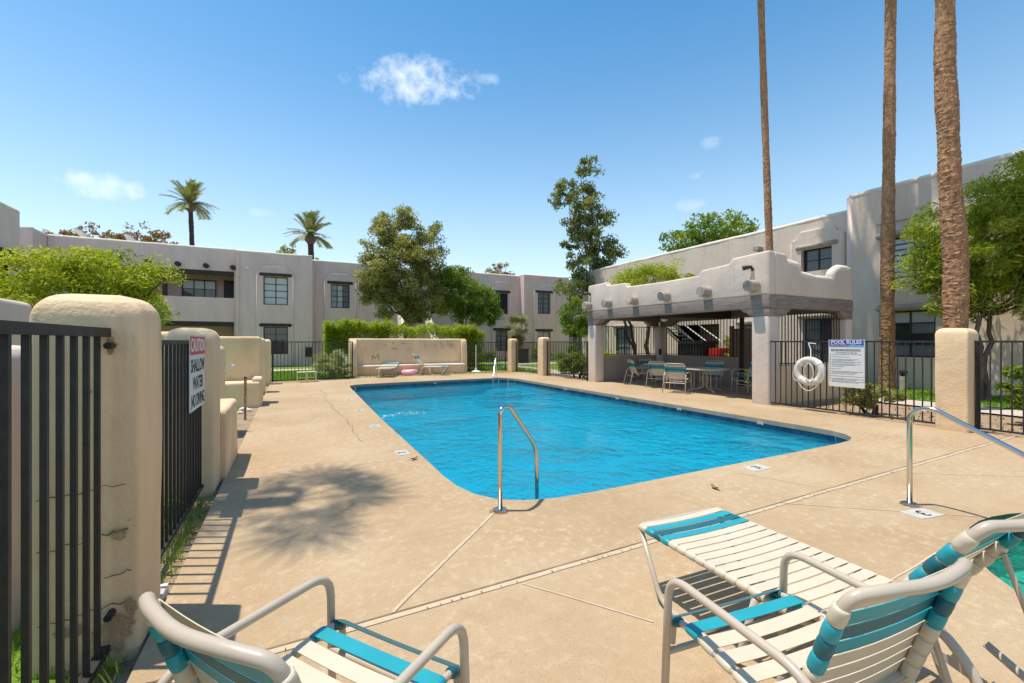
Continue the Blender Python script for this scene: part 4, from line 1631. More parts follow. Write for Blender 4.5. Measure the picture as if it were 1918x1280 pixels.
# ---- right building
brt = thing('apartment_building', 'large taupe two storey building behind the patio and palms', 'building', (19, 8, 0))
F7 = Facade('W', 19.0)
W7 = [(-10.65, -9.5, 4.38, 5.30), (-10.6, -9.45, .7, 2.45), (-13.4, -12.3, .7, 2.3)]
hole = (-22.5, -14.3, 3.1, 4.75, 1.7)
hole2 = (-22.5, -14.3, .0, 2.5, 1.7)
F7.block(brt, -26, -8.3, 6.5, 8, [*W7, hole, (-22.3, -20.9, .5, 2.4), (-17.2, -14.6, .0, 2.4, 1.7)])
balcony(F7, brt, *hole[:2], 1.7, *hole[2:4])
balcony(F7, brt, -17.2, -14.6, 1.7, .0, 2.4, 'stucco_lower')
F7.window(brt, -22.3, -20.9, .5, 2.4, 2, 3, 'pane_grey')
F7.panel(brt, -11.05, -9.1, 6.05, 3.5, W7[:1], .10)
F7.window(brt, *W7[0], 2, 2, 'pane_dark')
F7.window(brt, *W7[1], 2, 4, ('pane_grey', 'pane_dark'))
F7.window(brt, *W7[2], 2, 4, ('pane_grey', 'pane_dark'))
mb = MB()
F7.box(mb, -22.5, -14.3, -.2, .02, 4.55, 4.78)
part('beam', mb, M['timber_dark'], brt)
for u in (-21.5, -20.2, -18.9, -17.6, -16.3, -15.1):
    F7.log_end(brt, u, 5.05, 'viga', .13, .3)
mb = MB()
F7.box(mb, -12.6, -12.35, .0, .35, 5.62, 5.78)
part('roof_spout', mb, M['viga'], brt)
mb = MB()
F7.box(mb, -12.55, -12.40, .0, .05, 4.9, 5.6)
part('spout_stain_board', mb, M['cap'], brt)
F8 = Facade('W', 18.3)
W8 = [(-7.55, -6.22, 1.0, 2.55), (-7.55, -6.0, 3.45, 5.05)]
F8.block(brt, -8.63, 6, 6.85, 7, [*W8, (-4.2, -2.2, .0, 2.35, 1.4)])
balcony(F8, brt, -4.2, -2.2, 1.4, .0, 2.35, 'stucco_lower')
F8.window(brt, *W8[0], 2, 4, ('pane_grey', 'pane_grey', 'pane_dark', 'pane_dark', 'pane_dark', 'pane_grey', 'pane_blind', 'pane_blind'))
F8.window(brt, *W8[1], 2, 8, 'pane_blind')
mb = MB()
mb.tube([F8.p(-8.60, -.13, -.1), F8.p(-8.60, -.13, 6.80)], .15, 14)
part('rounded_corner', mb, M['stucco'], brt, True, 180)
mb = MB()
F8.box(mb, -7.8, 5.9, .001, .07, 5.6, 5.95)
part('string_course', mb, M['stucco'], brt)

# ---- things seen through the patio bars
t = thing('outdoor_stair', 'white stringer stair going up behind the patio bars', 'stair', (17.6, 14.5, 0))
for w in (16.9, 17.9):
    mb = MB()
    mb.prism([(16.9, 2.9), (16.9, 2.55), (12.6, 0), (13.1, 0)], lambda u, v, w_: (w_, u, v), w-.05, w+.05)
    part('stringer', mb, M['cap'], t)
for i in range(15):
    y = 12.85+i*.27
    part('tread', MB().box(16.96, 17.84, y, y+.26, .14+i*.165, .18+i*.165), M['path'], t)
for w in (16.9, 17.9):
    part('handrail', MB().tube([(w, 12.9, 1.05), (w, 16.9, 3.6)], .025, 8), M['white'], t, True)
t = thing('storage_bin', 'black lidded bin standing behind the patio bars', 'bin', (15.6, 13.0, 0))
part('body', MB().box(15.2, 16.0, 12.45, 13.65, -.05, 1.42), M['black'], t)
part('lid', MB().box(15.15, 16.05, 12.40, 13.70, 1.422, 1.55), M['black'], t)
for k in range(7):
    y = 12.55+.16*k
    part('rib', MB().box(15.17, 15.199, y, y+.05, .05, 1.38), M['black'], t)
t = thing('red_cabinet', 'red metal cabinet beside the black bin behind bars', 'cabinet', (15.7, 12.0, 0))
part('body', MB().box(15.35, 15.9, 11.75, 12.3, -.05, 1.25), M['red'], t)
part('door_leaf', MB().box(15.33, 15.349, 11.79, 12.26, .05, 1.2), M['red'], t)
t = thing('wooden_gate', 'dark timber gate standing open past the patio', 'gate', (14.8, 10.3, 0))
part('frame', MB().box(14.78, 14.86, 9.95, 10.75, .55, 1.95), M['timber_dark'], t)
for k in range(6):
    part('board', MB().box(14.755, 14.779, 9.97+.13*k, 10.09+.13*k, .5, 2.0), M['timber_dark'], t)
part('post', MB().box(14.75, 14.87, 10.78, 10.9, -.05, 2.1), M['timber_dark'], t)
t = thing('bollard_light', 'short dark bollard lamp on the lawn below right window', 'bollard lamp', (17.3, 6.65, 0))
part('shaft', MB().tube([(17.3, 6.65, -.05), (17.3, 6.65, .42)], .10, 12), M['viga'], t, True)
part('lamp_head', MB().lathe([(.07, 0), (.07, .08), (.11, .10), (.10, .17), (.03, .20)], (17.3, 6.65, .42), 14), M['black'], t, True)
t = thing('utility_box', 'dark grey utility cabinet on the lawn behind the gate', 'utility cabinet', (13.2, 25, 0))
part('body', MB().box(14.6, 15.4, 27.6, 28.2, -.05, .95), M['winframe'], t)
part('lid', MB().box(14.55, 15.45, 27.55, 28.25, .951, 1.0), M['winframe'], t)

# ---- bench wall at the far end of the pool
bw = thing('bench_wall', 'stained beige pool wall with built in curved bench', 'bench wall', (5.05, 20.4, 0))
rsolid('back_wall', MB().box(2.32, 7.85, 20.45, 20.75, -.1, 1.655), M['beige'], .07, bw, 3, .012, 3, 61)
rsolid('wing', MB().prism([(20.44, -.1), (20.44, 1.60), (20.30, 1.60), (20.12, 1.45), (20.05, 1.2), (20.0, .3), (19.98, -.1)], lambda u, v, w: (w, u, v), 2.33, 2.62), M['beige'], .06, bw, 3, .01, 2, 62)
rsolid('wing', MB().prism([(20.44, -.1), (20.44, 1.60), (20.34, 1.58), (20.28, 1.3), (20.26, .3), (20.24, -.1)], lambda u, v, w: (w, u, v), 7.55, 7.84), M['beige'], .05, bw, 3, .01, 2, 63)
seat = [(2.63, 20.44), (2.63, 20.15), (3.0, 20.02), (3.5, 20.0), (4.2, 20.05), (5.2, 20.04), (6.2, 20.0), (6.8, 19.85), (7.2, 19.75), (7.54, 19.75), (7.54, 20.44)]
rsolid('bench_seat', MB().prism(seat, lambda u, v, w: (u, v, w), .36, .46), M['cap'], .045, bw, 3, .006, 1, 64)
base = [(2.63, 20.44), (2.63, 20.25), (3.0, 20.16), (3.5, 20.10), (4.2, 20.12), (5.2, 20.10), (6.2, 20.06), (6.8, 19.92), (7.2, 19.82), (7.5, 19.80), (7.5, 20.44)]
part('bench_base', MB().prism(base, lambda u, v, w: (u, v, w), -.1, .359), M['beige'], bw, False)
# scratched letter M, dirt marks
mb = MB()
for a, b_ in (((3.30, .66), (3.32, .90)), ((3.32, .90), (3.43, .74)), ((3.43, .74), (3.58, .93)), ((3.58, .93), (3.60, .66))):
    aa, bb = Vector((a[0], 20.428, a[1])), Vector((b_[0], 20.428, b_[1]))
    mb.tube([aa, bb], .009, 5)
part('scratched_letter', mb, M['gap'], bw)
rg = random.Random(3)
for cx, cz, rx, rz in ((4.25, 1.45, .07, .05), (4.30, 1.20, .16, .07), (4.75, 1.42, .20, .035), (3.85, 1.34, .16, .02), (3.75, 1.2, .04, .03), (5.05, 1.15, .10, .03), (6.4, 1.05, .05, .02)):
    pts = [(cx+rx*rg.uniform(.5, 1.1)*math.cos(2*PI*i/16), 20.432, cz+rz*rg.uniform(.5, 1.1)*math.sin(2*PI*i/16)) for i in range(16)]
    part('dirt_patch', MB().add(pts, [tuple(range(16))]), M['dirt'], bw)
for i in range(34):
    x = rg.uniform(5.6, 7.5)
    z1 = rg.uniform(1.35, 1.6)
    L = rg.uniform(.12, .8 if rg.random() < .3 else .35)
    k = rg.uniform(.004, .016)
    part('run_mark', MB().add([(x-k, 20.433, z1), (x+k, 20.433, z1), (x+k*.4+L*.12, 20.433, z1-L), (x-k*.3+L*.12, 20.433, z1-L)], [(0, 1, 2, 3)]), M['dirt'], bw)


# ================================================================ STRAP FURNITURE
def strap(parent, pl, pr, tdir, ndir, r, w, m, sag=.0, name='strap'):
    """one vinyl strap: a flat band between two rails, wrapped round both"""
    pl, pr = Vector(pl), Vector(pr)
    t, n_ = Vector(tdir).normalized(), Vector(ndir).normalized()
    mb = MB()
    k = 8
    vs = []
    for i in range(k+1):
        s = i/k
        c = pl.lerp(pr, s)+n_*(r+.0028-sag*math.sin(PI*s))
        for a, b in ((-.5, 0), (.5, 0), (.5, .0026), (-.5, .0026)):
            vs.append(c+t*w*a+n_*b+n_*(.0012 if a and b else 0)*0)
    fs = []
    for i in range(k):
        o = i*4
        for a in range(4):
            b = (a+1) % 4
            fs.append((o+a, o+b, o+4+b, o+4+a))
    fs += [(3, 2, 1, 0), (k*4, k*4+1, k*4+2, k*4+3)]
    mb.add(vs, fs)
    for p in (pl, pr):
        mb.tube([p-t*w*.56, p-t*w*.48, p-t*w*.2, p+t*w*.2, p+t*w*.48, p+t*w*.56], [r+.0012, r+.0042, r+.0056, r+.0056, r+.0042, r+.0012], 12, True, tuple(n_))
    return part(name, mb, m, parent, True, 55)


def along(path, s):
    """point and tangent at arc length s on a polyline"""
    for a, b in zip(path[:-1], path[1:]):
        L = (b-a).length
        if s <= L or b is path[-1]:
            return a+(b-a).normalized()*min(s, L), (b-a).normalized()
        s -= L


def plen(path):
    return sum((b-a).length for a, b in zip(path[:-1], path[1:]))


def armchair(label):
    t = thing('strap_chair', label, 'chair')
    R1 = .0155
    hw = .272
    # side rails of the seat, with the rolled front edge
    def rail(sx):
        return bez_round([(sx*hw, -.175, .385), (sx*hw, .25, .425), (sx*hw, .335, .41), (sx*hw, .345, .31)], .07, 5)
    def brail(sx):
        return [Vector((sx*hw, -.15, .37)), Vector((sx*hw, -.295, .80))]
    for sx in (-1, 1):
        part('seat_rail', MB().tube(rail(sx), R1*.85, 10), M['frame'], t, True, 60)
    top = [(-hw, -.09, .31), (-hw, -.15, .37), (-hw, -.295, .805), (-hw*.93, -.318, .855), (-hw*.62, -.350, .870), (0, -.375, .868), (hw*.62, -.350, .870), (hw*.93, -.318, .855), (hw, -.295, .805), (hw, -.15, .37), (hw, -.09, .31)]
    pts = bez_round(top, .10, 5)
    part('back_frame', MB().tube(pts, R1*1.12, 12), M['frame'], t, True, 180)
    for sx in (-1, 1):
        x = sx*.312
        loop = bez_round([(x*1.03, .335, .0), (x, .315, .605), (x, -.22, .60), (x*.98, -.32, .50), (x*1.03, -.44, .0)], .095, 6)
        lg = part('arm_and_legs', MB().tube(loop, R1, 12), M['frame'], t, True, 180)
        for y in (.335, -.44):
            part('foot_cap', MB().tube([(x*1.03, y, 0), (x*1.03, y, .03)], R1*1.25, 10), M['plate'], lg, True)
    part('cross_bar', MB().tube([(-.318, .32, .30), (.318, .32, .30)], R1*.8, 10), M['frame'], t, True)
    part('cross_bar', MB().tube([(-.312, -.30, .30), (.312, -.30, .30)], R1*.8, 10), M['frame'], t, True)
    # seat straps
    rp = rail(1)
    L = plen(rp)
    for s, m in ((.03, 'cream'), (.105, 'cream'), (.18, 'cream'), (.255, 'cream'), (.33, 'cream'), (.403, 'teal'), (L-.105, 'teal_dark')):
        p, tg = along(rp, s)
        nn = Vector((1, 0, 0)).cross(tg)
        strap(t, (-hw, p.y, p.z), (hw, p.y, p.z), tg, nn, R1*.85, .056, M[m], .010 if m == 'cream' else .003)
    # back straps
    bp = brail(1)
    L = plen(bp)
    N = 8
    for k in range(N):
        s = L-.005-k*(L-.03)/(N-1)*.93
        p, tg = along(bp, s)
        m = {1: M['teal'], 2: M['teal_dark'], 3: M['teal']}.get(k, M['cream'])
        nn = Vector((-1, 0, 0)).cross(tg)
        nn = nn if nn.y > 0 else -nn
        strap(t, (-hw, p.y, p.z), (hw, p.y, p.z), tg, nn, R1*1.12, .050, m, .012)
    return t


def chaise(label, back_deg=56, name='strap_lounger', group=None):
    """foot end at +y, head at -y"""
    t = thing(name, label, 'lounger', group=group)
    R1 = .0155
    hw = .325
    yf, yh, z = .74, -.40, .375
    Lb = .71
    ca, sa = math.cos(rad(back_deg)), math.sin(rad(back_deg))
    bt = (yh-Lb*ca, z+Lb*sa)
    pts = bez_round([(-hw, yh-.03, z), (-hw, yf, z), (hw, yf, z), (hw, yh-.03, z)], .05, 5)
    part('seat_frame', MB().tube(pts, R1, 12), M['frame'], t, True, 180)
    dirb = Vector((0, -ca, sa))
    bh = Vector((0, yh, z))
    e = lambda x, s, off=0: Vector((x, 0, 0))+bh+dirb*s+Vector((0, -sa, -ca))*off
    top = [e(-hw, 0), e(-hw, Lb-.05), e(-hw*.93, Lb, .0), e(-hw*.6, Lb+.012, .028), e(0, Lb+.015, .05), e(hw*.6, Lb+.012, .028), e(hw*.93, Lb), e(hw, Lb-.05), e(hw, 0)]
    part('back_frame', MB().tube(bez_round(top, .09, 5), R1*1.15, 12), M['frame'], t, True, 180)
    for sx in (-1, 1):
        x = sx*(hw+.002)
        loop = bez_round([(x, yf-.02, z-.012), (x*1.06, yf-.20, .06), (x*1.07, yf-.27, .017), (x*1.07, yf-.72, .017), (x*1.03, yf-.80, z-.02)], .05, 5)
        part('leg', MB().tube(loop, R1, 12), M['frame'], t, True, 180)
        loop = bez_round([(x, yh+.02, z-.02), (x*1.06, yh-.02, .12), (x*1.07, yh-.06, .017), (x*1.07, yh-.44, .017), (x*1.05, yh-.50, .10), (x, yh-.18, z-.08)], .05, 5)
        part('leg', MB().tube(loop, R1, 12), M['frame'], t, True, 180)
        # back adjuster: strut and notched plate
        a = e(x*.96, Lb*.55, .02)
        part('adjuster_strut', MB().tube([a, (x*.96, yh-.42, .09)], .010, 8), M['frame'], t, True)
        nb = MB()
        prof = [(-.46, .05), (-.02, .17), (-.02, .20), (-.10, .185), (-.11, .205), (-.14, .172), (-.22, .155), (-.23, .172), (-.26, .138), (-.46, .082)]
        nb.prism(prof, lambda u, v, w: (w, yh+u+.02, v), x*.93-.004, x*.93+.004)
        part('notched_bracket', nb, M['frame'], t)
    for y, zz in ((yf-.5, .017), (yh-.25, .017), (yh+.03, z-.03)):
        part('cross_bar', MB().tube([(-hw*1.05, y, zz), (hw*1.05, y, zz)], R1*.8, 10), M['frame'], t, True)
    w = .053
    N = int((yf-yh-.05)/.0625)
    for k in range(N):
        y = yf-.045-k*.0625
        m = {1: M['teal'], 2: M['teal_dark'], 3: M['teal']}.get(k, M['cream'])
        strap(t, (-hw, y, z), (hw, y, z), (0, -1, 0), (0, 0, 1), R1, w, m, .008)
    N = 9
    for k in range(N):
        s = Lb-.075-k*.0635
        m = {1: M['teal'], 2: M['teal_dark'], 3: M['teal']}.get(k, M['cream'])
        strap(t, e(-hw, s), e(hw, s), dirb, (0, sa, ca), R1*1.1, w, m, .010)
    return t


ch = armchair('strap armchair in the bottom left, its teal front edge toward the pool')
ch.location = (.072, 1.425, 0)
ch.rotation_euler = (0, 0, rad(-53.8))
copy_tree(ch, (1.598, .893, 0), rad(-6.9), 'near right strap armchair in front of the flat lounger')
lo = chaise('near strap lounger with teal foot bands beside the right armchair')
lo.location = (2.216, 1.297, 0)
lo.rotation_euler = (0, 0, rad(-3.1))
# distant loungers by the bench wall
for loc, rz, lab in (((3.75, 19.35, 0), rad(158), 'flat cream lounger with teal band in front of the bench wall'), ((5.75, 19.35, 0), rad(-118), 'cream lounger with raised back beside the pink float')):
    if 'flat' in lab:
        l2 = chaise(lab, 14, group=None)
        l2.location = loc
        l2.rotation_euler = (0, 0, rz)
    else:
        copy_tree(lo, loc, rz, lab)
# patio chairs
for loc, rz, lab in (((10.32, 9.35, 0), rad(-62), 'patio chair nearest the pool, back turned to the water'),
                     ((10.95, 10.62, 0), rad(-70), 'patio chair between the two round tables, back to pool'),
                     ((11.05, 11.75, 0), rad(-112), 'patio chair left of the far round table, seen half side on'),
                     ((12.3, 12.45, 0), rad(175), 'patio chair behind the far round table near the corner'),
                     ((12.35, 9.75, 0), rad(115), 'patio chair behind the near round table by half wall'),
                     ((11.72, 7.85, 0), rad(75), 'patio chair half hidden behind the near patio column')):
    copy_tree(ch, loc, rz, lab)
c2 = copy_tree(ch, (11.66, 7.97, .11), rad(75), 'patio chair stacked on top of the chair behind the column')


def round_table(x, y, label, r=.68, zt=.72):
    t = thing('round_table', label, 'table', (x, y, 0))
    part('table_top', MB().lathe([(r-.03, 0), (r, .008), (r, .03), (r-.02, .038)], (x, y, zt-.038), 32), M['cream'], t, True, 50)
    for k in range(4):
        a = PI/4+k*PI/2+.35
        c, s = math.cos(a), math.sin(a)
        f = lambda q, z: (x+c*q, y+s*q, z)
        part('leg', MB().tube(bez_round([f(.10, zt-.04), f(.07, .52), f(.10, .40), f(.06, .16), f(.22, .10), f(.50, .07), f(.54, .0)], .06, 4), .017, 9), M['frame'], t, True, 180)
        part('strut', MB().tube([f(.34, zt-.04), f(.34, .085)], .012, 8), M['frame'], t, True)


round_table(11.15, 9.05, 'near round cream table under the patio roof')
round_table(11.95, 11.55, 'far round cream table in the patio corner')

# small yellow side tables, pink float, parasol stand
for i, (x, y) in enumerate(((.38, 18.05), (.72, 18.12))):
    t = thing('side_table', ('left' if i == 0 else 'right')+' of two small yellow side tables by the far fence', 'side table', (x, y, 0))
    part('top', MB().box(x-.16, x+.16, y-.16, y+.16, .36, .39), M['cream_paint'], t)
    for sx in (-1, 1):
        for sy in (-1, 1):
            part('leg', MB().box(x+sx*.145-.012, x+sx*.145+.012, y+sy*.145-.012, y+sy*.145+.012, 0, .359), M['cream_paint'], t)
    part('stretcher', MB().box(x-.13, x+.13, y-.155, y-.135, .16, .18), M['cream_paint'], t)
t = thing('swim_ring', 'pink inflatable swim ring leaning by the bench', 'swim ring', (4.85, 19.75, 0))
mb = MB()
mb.tube([(4.85+.27*math.cos(2*PI*i/32), 19.75+.27*math.sin(2*PI*i/32), .12) for i in range(33)], .12, 14, False, (0, 0, 1))
part('tube', mb, M['pink'], t, True, 180)
part('valve', MB().tube([(4.85, 19.40, .2), (4.85, 19.38, .24)], .012, 8), M['white'], t, True)
t = thing('parasol_stand', 'white parasol base with bare pole right of bench wall', 'parasol stand', (8.25, 20.15, 0))
part('base', MB().lathe([(.24, 0), (.25, .03), (.20, .06), (.06, .09), (.04, .20)], (8.25, 20.15, 0), 20), M['white'], t, True)
part('pole', MB().tube([(8.25, 20.15, .2), (8.25, 20.15, 1.35)], .022, 10), M['white'], t, True)

# ================================================================ HANDRAILS
def handrail(label, base, heading, pts, r=.021):
    hx, hy = math.sin(heading), math.cos(heading)
    t = thing('pool_handrail', label, 'handrail', (*base, 0))
    path = bez_round([(base[0]+hx*q, base[1]+hy*q, z) for q, z in pts], .13, 8)
    part('rail', MB().tube(path, r, 14), M['steel'], t, True, 180)
    part('floor_flange', MB().lathe([(.062, 0), (.066, .006), (.062, .016), (.024, .02)], (*base, .001), 20), M['steel_worn'], t, True, 40)
    return t


handrail('bent steel handrail at the near left pool corner', (1.68, 3.53), rad(62), [(0, 0), (0, .92), (.13, .93), (.62, .44), (.64, -.9)])
handrail('steel handrail at the spa, arching off the right picture edge', (5.14, 1.93), rad(180), [(0, 0), (.0, .86), (.14, .93), (.85, .55), (.87, -.6)])
handrail('steel handrail over the far pool steps', (7.72, 16.62), rad(212), [(0, 0), (0, .84), (.16, .86), (1.0, .05), (1.05, -.5)], .02)

# depth plates
def depth_plate(x, y, rz, txt, label, w=.30, d=.17):
    t = thing('depth_plate', label, 'depth plate', (x, y, 0))
    mt = Matrix.Translation((x, y, .0)) @ Matrix.Rotation(rz, 4, 'Z')
    mb = MB().box(-w/2, w/2, -d/2, d/2, -.004, .005)
    mb.v = [tuple(mt @ Vector(v)) for v in mb.v]
    part('plate', mb, M['plate'], t)
    text_obj(txt, .15, t, Matrix.Translation((x, y, .0058)) @ Matrix.Rotation(rz, 4, 'Z'), M['ink'], .0004, .002, 1.2, 'numeral')


for i, (y, txt) in enumerate(((5.97, '3'), (8.05, '3'), (10.1, '4'), (12.05, '4'))):
    nth = ('nearest', 'second', 'third', 'farthest')[i]
    depth_plate(1.36, y, rad(90), txt, nth+' white depth plate along the left pool edge', .26, .17)
depth_plate(5.0, 3.33, rad(0), '3', 'white depth plate on the near pool edge', .32, .19)
depth_plate(4.97, 1.78, rad(170), '3', 'white depth plate in front of the spa handrail', .30, .17)

# ================================================================ VEGETATION
tree('leafy_tree', 'large rounded olive green tree in front of the far building', 'tree', (6.3, 26.0, 0), 2.6,
     [(6.0, 26, 5.6, 2.0, 2.0, 2.2), (4.7, 25.8, 5.2, 1.3, 1.4, 1.6), (4.5, 25.9, 7.2, .95, 1.0, 1.5), (4.9, 26.2, 8.3, .6, .7, .7), (6.1, 26, 7.6, 1.1, 1.2, 1.6), (6.2, 26.1, 9.0, .7, .7, .65), (7.5, 26, 6.4, 1.1, 1.2, 1.6), (7.9, 26.2, 8.0, .7, .8, .9),
      (7.2, 25.8, 4.3, 1.2, 1.2, 1.2), (5.4, 25.6, 3.6, 1.1, 1.1, 1.0), (8.2, 26.1, 5.2, .7, .8, .9), (3.9, 26, 4.4, .6, .7, .8), (6.4, 25.4, 3.2, 1.0, 1.0, .7)],
     430, 50000, .42, .15, 'leaf_olive', trunk_r=.16, seed=11, stems=2)
tree('leafy_tree', 'dense bright green tree right of the large olive tree', 'tree', (10.0, 26.8, 0), 2.3,
     [(9.7, 26.7, 4.6, 1.7, 1.6, 1.7), (11.1, 26.6, 3.9, 1.3, 1.4, 1.3), (9.1, 26.7, 5.3, 1.2, 1.2, 1.1), (11.6, 26.5, 3.3, .9, 1.0, .8)], 240, 26000, .38, .15, 'leaf_green', trunk_r=.12, seed=12)
tree('leafy_tree', 'tall loose blue green tree rising above the far roofs', 'tree', (19.6, 25.2, 0), 5.0,
     [(19.0, 25.2, 6.6, 2.0, 1.8, 2.2), (18.2, 25.2, 9.0, 1.5, 1.3, 2.0), (18.9, 25.2, 11.0, 1.2, 1.1, 2.2), (19.0, 25.2, 13.3, .9, .8, 1.3), (16.9, 25.2, 11.8, 1.0, .9, 1.5), (20.7, 25.2, 8.2, 1.4, 1.1, 2.3), (20.3, 25.2, 10.4, 1.0, .8, 1.1), (17.6, 25.2, 5.4, 1.3, 1.1, 1.1), (20.6, 25.2, 5.6, 1.2, 1.0, 1.2)],
     190, 19000, .5, .22, 'leaf_dark', trunk_r=.2, seed=13, shell=.35, droop=.5, n_limb=16)
tree('leafy_tree', 'small bright green tree against the covered patio column', 'tree', (15.6, 22.0, 0), 1.7,
     [(15.6, 22, 3.2, .95, .9, 1.1), (16.3, 22, 2.6, .7, .7, .7), (15.4, 22, 2.3, .7, .7, .6)], 70, 7000, .32, .14, 'leaf_green', trunk_r=.08, seed=14)
tree('leafy_tree', 'feathery green tree showing over the patio parapet', 'tree', (16.2, 16.6, 0), 2.6,
     [(16.1, 16.6, 4.6, 1.6, 1.5, .9), (15.2, 17.2, 4.3, 1.0, 1.0, .8), (17.0, 15.8, 4.7, 1.0, 1.0, .8)], 90, 12000, .42, .15, 'leaf_bright', trunk_r=.1, seed=15, aspect=.25)
tree('leafy_tree', 'broad green tree beyond the right hand building roof', 'tree', (29.5, 23.2, 0), 6.0,
     [(27.0, 23.2, 9.2, 2.2, 2.0, 1.5), (29.4, 23.2, 10.2, 2.4, 2.2, 1.5), (31.8, 23, 10.0, 2.0, 2.0, 1.6), (28.4, 23, 8.4, 2.6, 2, 1.2)], 110, 9000, .6, .3, 'leaf_green', trunk_r=.25, seed=16, shell=.4)
tree('leafy_tree', 'sparse reddish brown tree above the left balcony roof', 'tree', (-10.5, 43, 0), 6.5,
     [(-13.5, 42.5, 9.0, 2.4, 1.6, 1.1), (-9.6, 42.5, 9.3, 1.9, 1.6, 1.3), (-11.4, 42.5, 8.8, 2.6, 1.6, 1.0), (-8.4, 42.5, 8.8, 1.4, 1.2, 1.0)], 110, 3600, .35, .24, 'leaf_brown', trunk_r=.22, seed=17, shell=.3, n_limb=40)
tree('leafy_tree', 'small brown tree top above the far middle roof', 'tree', (20.2, 42.5, 0), 7.5,
     [(20.2, 42.5, 9.0, 1.7, 1.3, .9)], 40, 1500, .35, .22, 'leaf_brown', trunk_r=.15, seed=18, shell=.3, n_limb=16)
tree('leafy_tree', 'wispy pale tree top beside the shorter date palm', 'tree', (-.2, 39.5, 0), 7.5,
     [(-.1, 39.5, 8.7, 1.2, 1, .7), (1.9, 39.6, 8.0, .7, .7, .5)], 30, 900, .3, .2, 'leaf_olive', trunk_r=.1, seed=19, shell=.3, n_limb=12)
tree('leafy_tree', 'wide lime green tree behind the near left pillar', 'tree', (-5.0, 16.0, 0), 1.9,
     [(-5.0, 16, 2.9, 2.2, 1.8, 1.25), (-6.6, 16.2, 2.6, 1.5, 1.5, .9), (-4.35, 16, 2.5, .9, 1.0, .85), (-4.7, 15.8, 3.4, 1.3, 1.2, .75), (-7.6, 16.2, 2.2, 1.0, 1.0, .8), (-3.85, 16.1, 1.95, .45, .5, .5), (-5.4, 15.6, 2.0, 2.2, 1.3, .6)], 260, 44000, .36, .115, 'leaf_bright', trunk_r=.12, seed=20, aspect=.34, n_limb=14)
tree('leafy_tree', 'bushy oleander like tree in front of the right building', 'tree', (16.3, 4.6, 0), 2.2,
     [(16.2, 4.6, 4.2, 1.5, 1.5, 1.6), (16.9, 3.4, 4.0, 1.5, 1.6, 1.7), (15.9, 5.3, 3.5, .8, .8, .9), (16.6, 3.5, 5.4, 1.2, 1.3, .9), (17.0, 2.2, 4.6, 1.2, 1.4, 1.6), (15.9, 4.6, 2.7, .9, 1.0, .6), (16.4, 3.2, 2.7, 1.1, 1.2, .7)],
     300, 52000, .42, .17, 'leaf_oleander', trunk_r=.06, seed=21, aspect=.2, n_limb=14, stems=3, flowers=('cream_paint', 170, .07))


def hedge(name, label, boxes, n, leaf, m, seed, cat='hedge', base=None, stems=True, twig='bark_dark'):
    rng = np.random.default_rng(seed)
    bx = boxes[0]
    b0 = base or ((bx[0]+bx[1])/2, (bx[2]+bx[3])/2, 0)
    t = thing(name, label, cat, b0)
    vol = np.array([(b[1]-b[0])*(b[3]-b[2])+(b[1]-b[0]+b[3]-b[2])*(b[5]-b[4]) for b in boxes])
    Ps = []
    for b, v in zip(boxes, vol/vol.sum()):
        k = int(n*v)
        q = rng.uniform(0, 1, (k, 3))
        f = rng.integers(0, 6, k)
        dep = rng.uniform(0, 1, k)**1.7*.35
        for ax in range(3):
            q[:, ax] = np.where(f == 2*ax, dep*.6, np.where(f == 2*ax+1, 1-dep*.6, q[:, ax]))
        q[:, 2] = np.where(f == 4, 1-dep*.6, q[:, 2])
        P = np.stack([b[0]+(b[1]-b[0])*q[:, 0], b[2]+(b[3]-b[2])*q[:, 1], b[4]+(b[5]-b[4])*q[:, 2]], 1)
        wv = .08*np.sin(P[:, 0]*3.3+seed)+.05*np.sin(P[:, 1]*7.3)+.07*np.sin(P[:, 0]*9.1)+.06*np.sin(P[:, 0]*23.0)+np.abs(rng.normal(0, .05, len(P)))
        P[:, 2] += wv*q[:, 2]
        P += rng.normal(0, .035, P.shape)
        Ps.append(P)
    P = np.concatenate(Ps)
    V, Fq, TT = leaf_quads(P, leaf, rng, .4, .7, 0, np.clip(rng.normal(.5, .22, len(P)), 0, 1))
    o = place(bpy.data.objects.new('foliage', fast_mesh('foliage', V, Fq, M[m], TT)), t)
    o['kind'] = 'stuff'
    if stems:
        b = boxes[0]
        for k in range(7):
            mb = MB()
            x, y = rng.uniform(b[0]+.1, b[1]-.1), rng.uniform(b[2]+.1, b[3]-.1)
            limb(mb, (x, y, -.05), (x+rng.normal()*.12, y+rng.normal()*.1, b[4]+(b[5]-b[4])*.8), .025, .008, rng, 4, .05, 5)
            part('stem', mb, M[twig], t, True, 60)
    return t


hedge('clipped_hedge', 'long lime green clipped hedge behind the bench wall', [(1.4, 8.7, 21.0, 22.2, .2, 2.22), (1.4, 4.2, 21.0, 22.3, 1.4, 2.36), (8.1, 9.05, 20.9, 22.2, .05, 2.05)], 34000, .12, 'leaf_hedge', 31)
def shrub(label, c, r, h, n, leaf, m, seed, aspect=.4, name='shrub', flowers=None):
    x, y = c
    return tree(name, label, 'shrub', (x, y, 0), h*.25, [(x, y, h*.55, r, r, h*.45), (x+r*.35, y-r*.2, h*.4, r*.7, r*.7, h*.35), (x-r*.4, y+r*.3, h*.45, r*.7, r*.7, h*.35)], max(14, int(n/110)), n, r*.38, leaf, m, 'bark_dark', .03, seed, n_limb=8, stems=3, aspect=aspect, shell=.4, crown_name='foliage', flowers=flowers)


